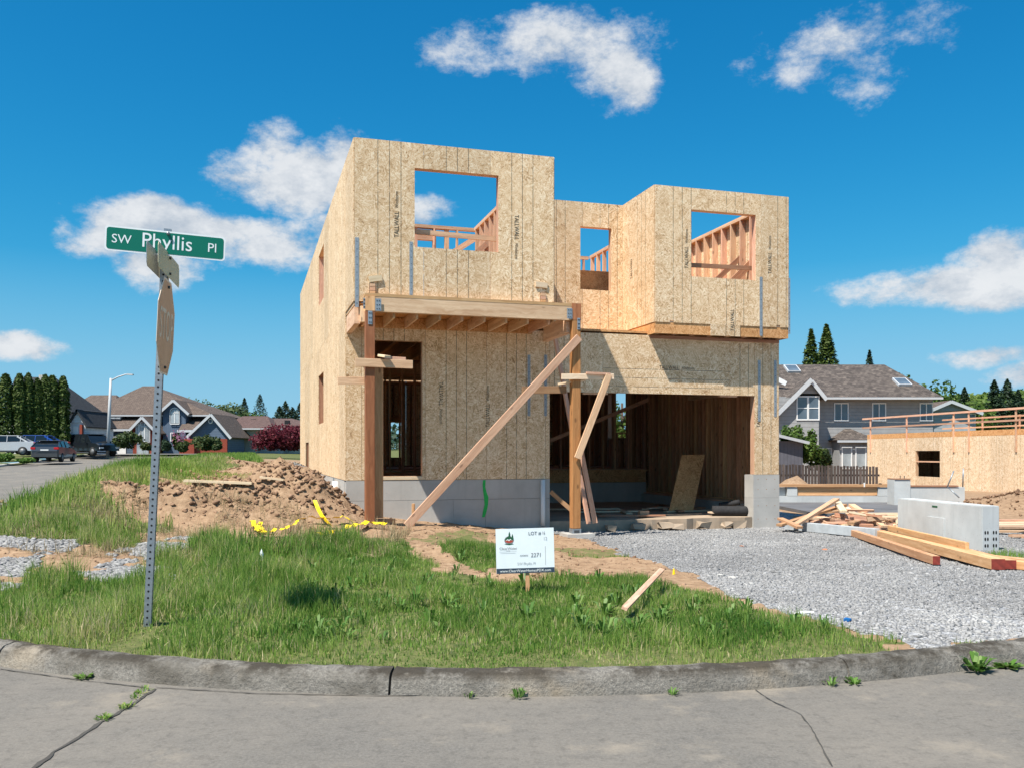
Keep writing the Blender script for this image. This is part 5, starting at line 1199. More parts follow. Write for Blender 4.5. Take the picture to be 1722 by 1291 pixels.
# arborvitae row (left)
for k, (px, top, w_) in enumerate([(-12, 628, 13), (9, 630, 15), (33, 630, 13), (48, 629, 11), (63, 638, 10), (76, 632, 12), (88, 633, 14), (106, 634, 13)]):
    Y = 75+k*.4; g = GB(px, Y, 752); h = W(px, top, Y).z-g[2]; nth = ['cut by the picture edge', 'second', 'third', 'fourth', 'fifth and thinner', 'sixth', 'seventh', 'last on the right'][k]
    column_tree(g, h, w_*Y/F, 'green columnar tree in the far left row, '+nth, group='columnar tree row', n=3000, leaf=.14)
for (px, py, w_, h, lab) in ((8, 776, 16, 15, 'clipped round green hedge bush at the far left edge'), (40, 778, 22, 10, 'low clipped green hedge beside the parked cars')):
    g = GB(px, 60, py); round_tree(g, h/F*60, w_/F*60, lab, HEDGE, 'clipped hedges', 1800, .1, .0, 'hedge_bush', 'bush', trunk_=False)
# trees behind the left houses
round_tree(GB(385, 120, 760), 120*(760-668)/F, 3.6, 'pale green leafy tree behind the low beige house', SAGE, 'trees behind the left houses', 3000, .3, .3); round_tree(GB(345, 125, 760), 125*(760-668)/F, 3.0, 'thin airy tree behind the right end of the blue house', SAGE, 'trees behind the left houses', 1100, .26, .4)
round_tree(GB(308, 128, 760), 128*(760-667)/F, 2.6, 'sparse tree top just right of the sign post', SAGE, 'trees behind the left houses', 700, .26, .4); round_tree(GB(395, 118, 760), 118*(760-688)/F, 4.0, 'bushy yellow green tree between the blue and beige houses', LEAFY, 'trees behind the left houses', 2600, .28, .2)
conifer(GB(411, 150, 750), 150*(750-668)/F, 2.4, 'dark conifer above the beige roof, left of two', 'far conifers left'); conifer(GB(437, 155, 750), 155*(750-662)/F, 3.2, 'dark conifer above the beige roof, taller right one of two', 'far conifers left')
for k, (px, top) in enumerate(((470, 682), (480, 674), (492, 684), (505, 676), (516, 682), (528, 678))): conifer(GB(px, 190+k*3, 752), (190+k*3)*(752-top)/F, 4.2, 'dark conifer of the grove touching the left house wall', 'conifer grove behind the house wall', 1500, .42)
# shrubs around the left houses
for (px, py, top, w_, Y, m_, lab) in ((215, 757, 722, 26, 76, SHRUBM, 'big rounded shrub in front of the blue house'), (155, 745, 708, 17, 88, SHRUBM, 'leafy shrub left of the street lamp'), (348, 757, 727, 25, 74, SHRUBM, 'shrub with yellowish tips in front of the blue gable'), (300, 756, 726, 12, 75, SHRUBM, 'shrub with pink blooms right of the sign post'),
                                (279, 758, 739, 9, 74, CONIF, 'small dark round shrub beside the sign post'), (307, 760, 740, 11, 72, SHRUBM, 'low bluish shrub below the pink one'), (247, 756, 744, 12, 78, SHRUBM, 'low dark hedge left of the sign post'), (366, 757, 742, 10, 73, SHRUBM, 'small bush at the right end of the blue house')):
    g = GB(px, Y, py); round_tree(g, Y*(py-top)/F, w_/F*Y, lab, m_, 'garden shrubs', 1700, .15, .0, 'shrub', 'shrub', trunk_=False, blobs=12)
g = GB(302, 74.5, 735); tag(cloud_leaves(np.array(g)+RNG.normal(0, 1, (120, 3))*(.35, .3, .35), np.ones((120, 3)), .16, RNG.random(120), 'pink_blooms', PINK, None, 1.2), 'pink blossoms on the shrub right of the sign post', 'blossom', kind='stuff')
g = GB(480, 66, 758); mp = round_tree(g, 66*(758-711)/F, 2.35, 'wide dark red maple beside the house wall', MAPLE, None, 5200, .13, .0, 'red_maple', 'tree', blobs=26, trunk_=False)
g = GB(448, 67, 758); round_tree(g, 67*(758-722)/F, 1.3, 'lower left lobe red maple bush at the beige house', MAPLE, None, 2000, .13, .0, 'red_maple', 'tree', blobs=14, trunk_=False)

# ------------------------------------------------------------------ houses
def uvroof(o):
    me = o.data; u1 = me.uv_layers.new(name='metres')
    for p in me.polygons:
        n = p.normal; t = Vector((-n.y, n.x, 0)); t = t.normalized() if t.length > 1e-4 else Vector((1, 0, 0)); b = n.cross(t)
        for li in p.loop_indices: c = me.vertices[me.loops[li].vertex_index].co; u1.data[li].uv = (c.dot(t), c.dot(b))
    return o
def slabroof(name, P, th, mat, parent):
    P = [Vector(p) for p in P]; n = (P[1]-P[0]).cross(P[2]-P[0]).normalized(); n = n if n.z > 0 else -n; k = len(P)
    V = P+[p-n*th for p in P]; o = mesh(name, V, [list(range(k)), list(range(2*k-1, k-1, -1))]+[[i, (i+1) % k, (i+1) % k+k, i+k] for i in range(k)], mat, parent)
    bm = bmesh.new(); bm.from_mesh(o.data); bmesh.ops.recalc_face_normals(bm, faces=bm.faces[:]); bm.to_mesh(o.data); bm.free(); o.data.update(); return uvroof(o)
def hip(parent, x0, x1, y0, y1, z, h, mat, ov=.4, ridge=None):
    """hip roof over a rectangle, ridge along x"""
    x0 -= ov; x1 += ov; y0 -= ov; y1 += ov; m = (y0+y1)/2; d = (y1-y0)/2; a, b = (ridge if ridge else (x0+d, x1-d)); z1 = z+h
    if a > b: a = b = (x0+x1)/2
    rt = [];
    for P in ([(x0, y0, z), (x1, y0, z), (b, m, z1), (a, m, z1)], [(x1, y1, z), (x0, y1, z), (a, m, z1), (b, m, z1)], [(x0, y1, z), (x0, y0, z), (a, m, z1)], [(x1, y0, z), (x1, y1, z), (b, m, z1)]): rt.append(slabroof('roof', P, .12, mat, parent))
    box('gutter', x0, x1, y0-.09, y0-.005, z-.16, z-.02, TRIM, parent); return rt
def gable(parent, x0, x1, y0, y1, z, h, mat, ov=.35, wallm=None, trim=True, peak=None):
    """gable facing -y"""
    m = (x0+x1)/2 if peak is None else peak; s = h/(m-x0); s2 = h/(x1-m); z1 = z+h
    slabroof('roof', [(x0-ov, y0-ov, z-ov*s), (m, y0-ov, z1), (m, y1, z1), (x0-ov, y1, z-ov*s)], .14, mat, parent); slabroof('roof', [(m, y0-ov, z1), (x1+ov, y0-ov, z-ov*s2), (x1+ov, y1, z-ov*s2), (m, y1, z1)], .14, mat, parent)
    if wallm: prism('gable_wall', [(x0, z-.02), (x1, z-.02), (m, z1-.16)], (y0+.003, y0+.2), wallm, parent)
    if trim:
        beam('bargeboard', (x0-ov, y0-ov-.03, z-ov*s-.12), (m+.0, y0-ov-.03, z1-.12), .05, .24, TRIM, parent); beam('bargeboard', (x1+ov, y0-ov-.031, z-ov*s2-.12), (m, y0-ov-.031, z1-.12), .05, .24, TRIM, parent)
def window(parent, x0, x1, z0, z1, y, mull=1, gm=None, bars=0):
    w_ = box('window', x0, x1, y-.02, y-.004, z0, z1, gm or GLASS, parent)
    for (a, b, c, d) in ((x0-.07, x1+.07, z1, z1+.08), (x0-.07, x1+.07, z0-.08, z0), (x0-.07, x0, z0, z1), (x1, x1+.07, z0, z1)): 
        f = subpart(box('frame', a, b, y-.05, y-.003, c, d, WHITE, parent), w_)
    for k in range(mull): xm = x0+(x1-x0)*(k+1)/(mull+1); subpart(box('mullion', xm-.03, xm+.03, y-.045, y-.021, z0, z1, WHITE, parent), w_)
    for k in range(bars): zm = z0+(z1-z0)*(k+1)/(bars+1); subpart(box('mullion', x0, x1, y-.046, y-.0215, zm-.025, zm+.025, WHITE, parent), w_)
def arch_window(parent, cx, w_, z0, z1, y, gm=None):
    r = w_/2; pts = [(cx-r, z0), (cx+r, z0)]+[(cx+r*math.cos(R(a)), z1-r+r*math.sin(R(a))) for a in range(0, 181, 20)]
    w0 = prism('window', pts, (y-.02, y-.004), gm or GLASS_L, parent); P2_ = [(cx+(x-cx)*1.16, z0-.08 if z == z0 else z+(.09 if z > z1-r else 0)) for x, z in pts]
    for a, b in zip(P2_, P2_[1:]+P2_[:1]): subpart(beam('frame', (a[0], y-.035, a[1]), (b[0], y-.035, b[1]), .04, .07, WHITE, parent), w0)
    box('mullion', cx-.03, cx+.03, y-.05, y-.022, z0, z1-.1, WHITE, parent); box('mullion', cx-r, cx+r, y-.05, y-.0225, z1-r-.03, z1-r+.03, WHITE, parent)
# blue house, frame aligned with the picture plane at its front
YB = 85.0; bh = empty('blue_house', (W(270, 0, YB).x, YB, 0), 0, 'large blue two storey house with brown roofs and red brick entrance at left', 'house')
ox = bh.location.x
OXB = ox
def bx_(px, d=0.0): return W(px, 0, YB+d).x-OXB
def bz_(py, d=0.0): return W(0, py, YB+d).z
zb = bz_(762)
box('wall', bx_(178, 4), bx_(350, 4), 4.0, 13, zb, bz_(697, 4), SID_BLUE, bh); box('wall', bx_(126, 5.3), bx_(182, 5.3), 5.3, 10.8, zb, bz_(689, 5.3), SID_BLUE, bh)
hip(bh, bx_(150, 3.2), bx_(352, 3.2), 3.2, 14.0, bz_(697, 3.2), bz_(649, 8.6)-bz_(697, 3.2), ROOF_BR, .5, (bx_(240, 8.6), bx_(258, 8.6)))
hip(bh, bx_(124, 5), bx_(190, 5), 5.0, 11, bz_(688, 5), bz_(664, 8)-bz_(688, 5), ROOF_BR, .45, (bx_(153, 8), bx_(196, 8)))
# lower front roof slope and entrance
slabroof('roof', [(bx_(168, 1.2), 1.2, bz_(720, 1.2)), (bx_(250, 1.2), 1.2, bz_(720, 1.2)), (bx_(246, 5.5), 5.5, bz_(684, 5.5)), (bx_(200, 5.5), 5.5, bz_(684, 5.5))], .15, ROOF_BR, bh)
box('gutter', bx_(168), bx_(214), 1.08, 1.18, bz_(724), bz_(720), TRIM, bh)
box('wall', bx_(172), bx_(216), 1.6, 4.5, zb, bz_(722), SID_BLUE, bh); box('garage_door', bx_(171), bx_(200), 1.52, 1.59, zb, bz_(733), WHITE, bh)
box('entry_wall', bx_(219), bx_(255), .6, 4, zb, bz_(721), BRICK, bh); gable(bh, bx_(215), bx_(259), .5, 6, bz_(722), bz_(699)-bz_(722), ROOF_BR, .3, BRICK)
arch_window(bh, bx_(229.5), .42, bz_(742), bz_(710), .5); arch_window(bh, bx_(240), .85, bz_(742), bz_(709), .5); box('entry_glass', bx_(226), bx_(246), .52, .59, zb, bz_(744), GLASS_L, bh)
box('wall', bx_(274, 2.2), bx_(312, 2.2), 2.2, 6, zb, bz_(688, 2.2), SID_BLUE, bh); gable(bh, bx_(272, 2.1), bx_(314, 2.1), 2.1, 8, bz_(690, 2.1), bz_(671, 2.1)-bz_(690, 2.1), ROOF_BR, .3, SID_BLUE)
arch_window(bh, bx_(294, 2.1), .78, bz_(711, 2.1), bz_(687, 2.1), 2.1); window(bh, bx_(252, 4), bx_(258, 4), bz_(706, 4), bz_(694, 4), 3.98, 0)
box('wall', bx_(316), bx_(379), .8, 6, zb, bz_(726), SID_BLUE, bh); gable(bh, bx_(318), bx_(379), .8, 7.5, bz_(726), bz_(694)-bz_(726), ROOF_BR, .4, SID_BLUE, peak=bx_(352))
slabroof('roof', [(bx_(296), .5, bz_(723)), (bx_(322), .5, bz_(723)), (bx_(349, 5.5), 5.5, bz_(692, 5.5)), (bx_(318, 5.5), 5.5, bz_(692, 5.5))], .15, ROOF_BR, bh); box('gutter', bx_(295), bx_(320), .38, .48, bz_(726), bz_(722), TRIM, bh)
vpts = [(bx_(349.5)+.22*math.cos(R(a)), bz_(707)+.24*math.sin(R(a))) for a in range(0, 360, 24)]; prism('round_vent', vpts, (.74, .80), WHITE, bh)
vp2 = [(bx_(349.5)+.14*math.cos(R(a)), bz_(707)+.16*math.sin(R(a))) for a in range(0, 360, 24)]; prism('round_vent', vp2, (.72, .739), SID_BLUE, bh)
box('brick_base', bx_(312), bx_(378), .70, .79, zb, bz_(737), BRICK, bh); box('brick_base', bx_(300), bx_(325), .2, .5, zb, bz_(737), BRICK, bh)
window(bh, bx_(155, 5.2), bx_(167, 5.2), bz_(706, 5.2), bz_(692, 5.2), 5.28, 0, GLASS_L); window(bh, bx_(139, 5.2), bx_(145, 5.2), bz_(705, 5.2), bz_(692, 5.2), 5.28, 0, GLASS_L); window(bh, bx_(288, 2.2), bx_(293, 2.2), bz_(740, 2.2), bz_(728, 2.2), 2.18, 0)
for k, px in enumerate((184, 194, 203)):
    p = Vector((bx_(px, 3.3), 3.3, bz_(699.5, 3.3)+.12)); M = frame(p, (1, 0, 0), Vector((0, 4.3, bz_(684, 5.5)-bz_(720, 1.2))).normalized()); s_ = mesh('skylight', [(-.25, -.8, .05), (.25, -.8, .05), (.25, .8, .05), (-.25, .8, .05), (-.25, -.8, -.15), (.25, -.8, -.15), (.25, .8, -.15), (-.25, .8, -.15)], [[0, 1, 2, 3], [0, 4, 5, 1], [1, 5, 6, 2], [2, 6, 7, 3], [3, 7, 4, 0]], GLASS_L, bh, M=M)
# dark roofed house behind the columnar trees
YD = 78.0; dh = empty('white_house', (W(120, 0, YD).x, YD, 0), 0, 'white gabled house with steep dark roof behind the columnar trees', 'house'); ox = dh.location.x
OXD = ox
def dx_(px, d=0.0): return W(px, 0, YD+d).x-OXD
def dz_(py, d=0.0): return W(0, py, YD+d).z
box('wall', dx_(114), dx_(139), .5, 6, dz_(762), dz_(707), SID_WHITE, dh); gable(dh, dx_(113), dx_(141), .4, 6, dz_(709), dz_(687)-dz_(709), ROOF_DK, .25, SID_WHITE, trim=False)
box('entry_post', dx_(113), dx_(115.5), 0.2, .45, dz_(762), dz_(709), WHITE, dh); box('brick_pier', dx_(132), dx_(136), .2, .48, dz_(762), dz_(713), BRICK, dh); box('door', dx_(119), dx_(128), .42, .49, dz_(735), dz_(716), WHITE, dh)
box('wall', dx_(10, 3), dx_(112, 3), 3, 9, dz_(762), dz_(692, 3), SID_WHITE, dh); slabroof('roof', [(dx_(5, 2.5), 2.5, dz_(692, 2.5)), (dx_(121, 2.5), 2.5, dz_(692, 2.5)), (dx_(92, 6), 6, dz_(634, 6)), (dx_(25, 6), 6, dz_(634, 6))], .2, ROOF_DK, dh); slabroof('roof', [(dx_(121, 2.5), 2.5, dz_(692, 2.5)), (dx_(121, 2.5), 9.5, dz_(692, 2.5)), (dx_(92, 6), 6, dz_(634, 6))], .2, ROOF_DK, dh)
box('chimney', dx_(70, 5), dx_(76, 5), 4.5, 5.4, dz_(660, 5), dz_(631, 5), SID_BEIGE, dh)
# beige house
YE = 92.0; eh = empty('beige_house', (W(430, 0, YE).x, YE, 0), 0, 'low beige house with red brown roof beside the blue one', 'house'); ox = eh.location.x
OXE = ox
def ex_(px, d=0.0): return W(px, 0, YE+d).x-OXE
def ez_(py, d=0.0): return W(0, py, YE+d).z
box('wall', ex_(380), ex_(429), .5, 8, ez_(762), ez_(719), SID_BEIGE, eh); box('wall', ex_(429.2), ex_(470), 1.4, 8, ez_(762), ez_(719), SID_PALE, eh); box('wall', ex_(470), ex_(520), 3, 9, ez_(762), ez_(719), SID_BEIGE, eh)
hip(eh, ex_(377), ex_(452), .3, 8.5, ez_(719), ez_(699, 4.4)-ez_(719), ROOF_RB, .45, (ex_(408, 4.4), ex_(450, 4.4))); hip(eh, ex_(430, 2), ex_(530, 2), 2.0, 10, ez_(718, 2), ez_(703, 6)-ez_(718, 2), ROOF_RB, .45, (ex_(458, 6), ex_(491, 6)))
for px, py in ((412, 704), (378, 711), (388, 711), (470, 706)): box('roof_vent', ex_(px)-.25, ex_(px)+.25, 3.0, 3.4, ez_(py)-.35, ez_(py)+.1, ROOF_DK, eh)
# grey house on the right
YG = 57.0; gh = empty('grey_house', (W(1400, 0, YG).x, YG, 0), 0, 'grey two storey house with weathered shake roof, white framed windows and front gable', 'house'); ox = gh.location.x
OXG = ox
def gx2(px, d=0.0): return W(px, 0, YG+d).x-OXG
def gz2(py, d=0.0): return W(0, py, YG+d).z
zb = gz2(815)
RZ = gz2(667, .9); RT = gz2(613, 6.15)
box('wall', gx2(1366, 1.6), gx2(1569, 1.6), 1.6, 10.5, zb, RZ+.15, SID_GREY, gh); hip(gh, gx2(1290, 1.3), gx2(1570, 1.3), 1.3, 11.0, RZ, RT-RZ, ROOF_SH, .4, (gx2(1250, 6.15), gx2(1487, 6.15)))
box('wall', gx2(1290), gx2(1377), 0, 8, zb, gz2(668), SID_GREY, gh); gable(gh, gx2(1337.5), gx2(1381), 0, 6.5, gz2(661), gz2(638)-gz2(661), ROOF_SH, .25, SID_GREY, peak=gx2(1362.5))
slabroof('roof', [(gx2(1280), -.35, gz2(712)), (gx2(1336), -.35, gz2(664)), (gx2(1340, 5), 5, gz2(640, 5)), (gx2(1290, 5), 5, gz2(640, 5))], .14, ROOF_SH, gh)
beam('bargeboard', (gx2(1300), -.4, gz2(701)), (gx2(1362), -.4, gz2(639)), .06, .26, TRIM, gh)
window(gh, gx2(1341), gx2(1357), gz2(704), gz2(667.5), 0, 0, None, 1); window(gh, gx2(1360), gx2(1376), gz2(704), gz2(667.5), 0, 0, None, 1)
for a, b in ((1404, 1425), (1468, 1488), (1548, 1567)): window(gh, gx2(a, 1.6), gx2(b, 1.6), gz2(706, 1.6), gz2(679, 1.6), 1.6, 1)
window(gh, gx2(1386), gx2(1412), gz2(786), gz2(754), 1.6, 1, GLASS_L)
box('bay', gx2(1414), gx2(1470), .2, 1.6, zb, gz2(739), SID_GREY, gh); hip(gh, gx2(1414), gx2(1470), .2, 3.0, gz2(739), gz2(719)-gz2(739), ROOF_SH, .25, (gx2(1436), gx2(1446)))
for a, b in ((1419, 1433), (1442, 1457)): window(gh, gx2(a), gx2(b), gz2(786), gz2(752), .2, 0, GLASS_L)
beam('bargeboard', (gx2(1302), 2.0, gz2(622)), (gx2(1338), 2.0, gz2(641)), .08, .3, WHITE, gh)
for px, py, yy in ((1332, 613, 5.2), (1517, 644, 3.0)):
    sl_ = (RT-RZ)/5.25; zz = RZ+(yy-.9)*sl_; M = frame(Vector((gx2(px, yy), yy, zz+.10)), (1, 0, 0), Vector((0, 1, sl_)).normalized()); mesh('skylight', [(-.45, -.6, .06), (.45, -.6, .06), (.45, .6, .06), (-.45, .6, .06), (-.45, -.6, -.15), (.45, -.6, -.15), (.45, .6, -.15), (-.45, .6, -.15)], [[0, 1, 2, 3], [0, 4, 5, 1], [1, 5, 6, 2], [2, 6, 7, 3], [3, 7, 4, 0]], TRIM, gh, M=M); mesh('skylight_pane', [(-.38, -.53, .066), (.38, -.53, .066), (.38, .53, .066), (-.38, .53, .066)], [[0, 1, 2, 3]], GLASS, gh, M=M)
for k in range(5): px = 1343+k*30; box('roof_vent', gx2(px, 5.5)-.16, gx2(px, 5.5)+.16, 5.35, 5.6, RT-.75, RT-.38, ROOF_BR, gh)
# second pale house behind the neighbour
YH = 70.0; hh2 = empty('pale_house', (W(1610, 0, YH).x, YH, 0), 0, 'pale grey gabled house half hidden behind the guard rails', 'house'); ox = hh2.location.x
def hx(px): return W(px, 0, YH).x-ox
def hz(py): return W(0, py, YH).z
box('wall', hx(1572), hx(1642), .1, 6, hz(815), hz(690), SID_PALE, hh2); gable(hh2, hx(1556), hx(1640), 0, 7, hz(690), hz(673)-hz(690), ROOF_BR, .4, SID_PALE, peak=hx(1596)); window(hh2, hx(1630), hx(1640), hz(706), hz(696), 0.1, 0)
# shed and fence and vine
sh_ = empty('garden_shed', W(1330, 0, 50), 0, 'small dark shed with sloping roof behind the fence', 'shed'); sh_.location.z = 0; ox = sh_.location.x
box('wall', W(1298, 0, 50).x-ox, W(1350, 0, 50).x-ox, 0, 2.5, -.5, W(0, 741, 50).z, SID_SHED, sh_)
slabroof('roof', [(W(1295, 0, 50).x-ox, -.4, W(0, 727, 50).z), (W(1358, 0, 50).x-ox, -.4, W(0, 742, 50).z), (W(1358, 0, 50).x-ox, 3, W(0, 742, 50).z+.3), (W(1295, 0, 50).x-ox, 3, W(0, 727, 50).z+.3)], .16, TRIM, sh_)
for (px, py, top, w_, lab) in ((1330, 800, 710, 22, 'green climbing bush above the dark shed'), (1362, 800, 724, 22, 'green bush leaning over the fence right of the shed'), (1385, 805, 752, 14, 'lower end of the green bush beside the fence')):
    round_tree(GB(px, 51.5, py), 51.5*(py-top)/F, w_/F*51.5, lab, LEAFY if px < 1380 else SHRUBM, 'bushes by the shed', 2200, .13, .15, 'bush', 'bush', trunk_=False, blobs=12)
fe = empty('board_fence', (0, 0, 0), 0, 'old dark vertical board fence behind the neighbouring foundation', 'fence'); rr = random.Random(2)
for k in range(34):
    px = 1296+k*5.4; Y = 46.0; x = (px-CX)/F*Y; zt = W(0, 780+.12*(px-1310)*.2+rr.uniform(-1, 1), Y).z; box('picket', x-.062, x+.062, Y+rr.uniform(-.02, .02), Y+.03+rr.uniform(-.02, .02), -.55, zt, FENCEW, fe)
box('fence_rail', (1290-CX)/F*46, (1480-CX)/F*46, 46.06, 46.12, .3, .4, FENCEW, fe); box('fence_rail', (1290-CX)/F*46, (1480-CX)/F*46, 46.06, 46.12, -.3, -.2, FENCEW, fe)
# neighbouring wall with guard rails
nw = empty('neighbour_wall', (21.6, 54.2, 0), 0, 'sheathed wall of a second house being framed with timber guard rails at right', 'building'); nd = Vector((3.1, -20.2, 0)); nl = nd.length; nw.rotation_euler = (0, 0, math.atan2(nd.y, nd.x))
def NWa(px):  # distance along the wall for a photo column
    k = (px-CX)/F; return ((k*54.2-21.6)/(3.1+k*20.2))*nl
def NWz(px, py): a = NWa(px); Y = 54.2-20.2*a/nl; return EYE+(HY-py)/F*Y
wa0, wa1, wz0, wz1 = NWa(1540), NWa(1581), .22, 1.62
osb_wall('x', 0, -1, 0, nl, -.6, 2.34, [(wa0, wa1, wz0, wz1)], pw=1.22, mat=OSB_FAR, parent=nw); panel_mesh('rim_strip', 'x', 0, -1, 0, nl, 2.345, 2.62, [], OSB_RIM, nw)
box('floor_deck', 0, nl, .02, 7, 2.45, 2.55, OSB_BOX, nw); box('window_bar', wa0, wa1, .01, .06, 1.0, 1.07, STUD, nw); box('jamb', wa0-.001, wa0+.04, .004, .14, wz0, wz1, STUD, nw)
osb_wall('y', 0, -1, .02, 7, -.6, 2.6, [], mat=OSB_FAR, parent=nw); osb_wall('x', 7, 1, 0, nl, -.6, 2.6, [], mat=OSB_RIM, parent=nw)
for k in range(8): box('stud', .4+k*1.4, .44+k*1.4, 3.0, 3.1, -.5, 2.44, STUD_DK, nw)
for px in (1465, 1526, 1605, 1630.5, 1710): a = NWa(px); box('guard_post', a-.045, a+.045, -.07, -.02, 1.55, 3.62, STUD, nw)
box('guard_rail', -.4, nl, -.115, -.072, 3.52, 3.62, STUD, nw); box('guard_rail', -.4, nl, -.116, -.073, 2.98, 3.07, STUD, nw)
for k, a in enumerate((.9, 3.6, 6.6, 10.4, 12.6, 15)): box('guard_post', a-.045, a+.045, 5.0, 5.06, 2.56, 3.60, STUD, nw)
box('guard_rail', 0, nl, 4.95, 4.995, 3.48, 3.57, STUD, nw); box('guard_rail', 0, nl, 4.95, 4.995, 2.95, 3.03, STUD, nw)
# foundation on the lot between
mf = empty('neighbour_foundation', (0, 0, 0), 0, 'low concrete foundation with timber rim on the lot to the right', 'foundation'); YF = 28.0
fx = lambda px: (px-CX)/F*YF
fz = lambda py: EYE+(HY-py)/F*YF
box('stem_wall', fx(1290), fx(1512), YF, YF+.3, -.35, fz(833.5), CONC_L, mf); box('stem_block', fx(1324), fx(1341), YF+.01, YF+.31, fz(833), fz(818.5), CONC_L, mf); box('stem_block', fx(1290), fx(1323), YF+.12, YF+.4, fz(834), fz(819), CONC_L, mf); box('stem_block', fx(1477), fx(1506), YF+.01, YF+.31, fz(833), fz(819), CONC_L, mf)
box('rim_beam', fx(1342), fx(1476), YF+.06, YF+.12, fz(832), fz(818), TIMBER, mf); box('sill_plank', fx(1285), fx(1512), YF-.02, YF+.25, fz(817.8), fz(813.5), TIMBER, mf)
box('anchor', fx(1446), fx(1449), YF, YF+.08, fz(817), fz(813), HOLE, mf); box('anchor', fx(1479), fx(1483), YF, YF+.08, fz(817), fz(812), HOLE, mf); box('anchor', fx(1452), fx(1454), YF-.03, YF, fz(818), fz(811), WHITE, mf)
px0 = lambda px, Y: (px-CX)/F*Y
box('pillar', px0(1504, 26.6), px0(1531, 26.6), 26.6, 27.1, -.4, EYE+(HY-806)/F*26.6, CONC_L, mf); box('pillar_cap', px0(1504, 26.6), px0(1531, 26.6), 26.58, 27.1, EYE+(HY-805.8)/F*26.6, EYE+(HY-804)/F*26.6, STUD_DK, mf)
for px in (1514, 1521): box('rebar', px0(px, 26.7)-.008, px0(px, 26.7)+.008, 26.7, 26.72, .7, EYE+(HY-799)/F*26.7, DARKM, mf)
box('stem_wall', px0(1531, 26.6)+.003, px0(1623, 26.6), 26.62, 26.9, -.4, EYE+(HY-818.5)/F*26.6, CONC_L, mf); box('sill_plank', px0(1531, 26.6)+.003, px0(1612, 26.6), 26.6, 26.9, EYE+(HY-818)/F*26.6, EYE+(HY-815.5)/F*26.6, STUD_DK, mf)
box('slab', fx(1280), fx(1512), 22.8, YF-.003, -.3, -.045, plain('dark_slab', (.12, .12, .125), .85, .25, 1.5), mf)
for (a, b, lab) in (((1593, 818), (1604, 791), 'left'), ((1619, 818), (1620, 787), 'right')):
    A = W(*a, 26.2); Bv = W(*b, 26.2); tube('steel_stake', [A, Bv], .018, GALV, mf, 6)
tube('steel_stake', [W(1593, 817, 26.3), W(1613, 836, 26.0)], .018, GALV, mf, 6)
# street lamp
YL_ = 78.0; lp = empty('street_lamp', W(181, 762, YL_), 0, 'tall grey street lamp with a curved arm in front of the blue house', 'street lamp'); L0 = lp.location
tube('pole', [(0, 0, -.4), W(184, 690, YL_)-L0, W(186.5, 636, YL_)-L0], .16, TRIM, lp, 10, .10); tube('arm', [W(186.5, 640, YL_)-L0, W(198, 634, YL_)-L0, W(210, 630, YL_)-L0, W(217, 629.5, YL_)-L0], .07, TRIM, lp, 8, .05)
beam('lamp_head', W(214, 629.3, YL_)-L0, W(224, 630, YL_)-L0, .28, .12, TRIM, lp); beam('lamp_lens', W(216, 630.5, YL_)-L0, W(222, 631, YL_)-L0, .2, .05, LAMPW, lp)
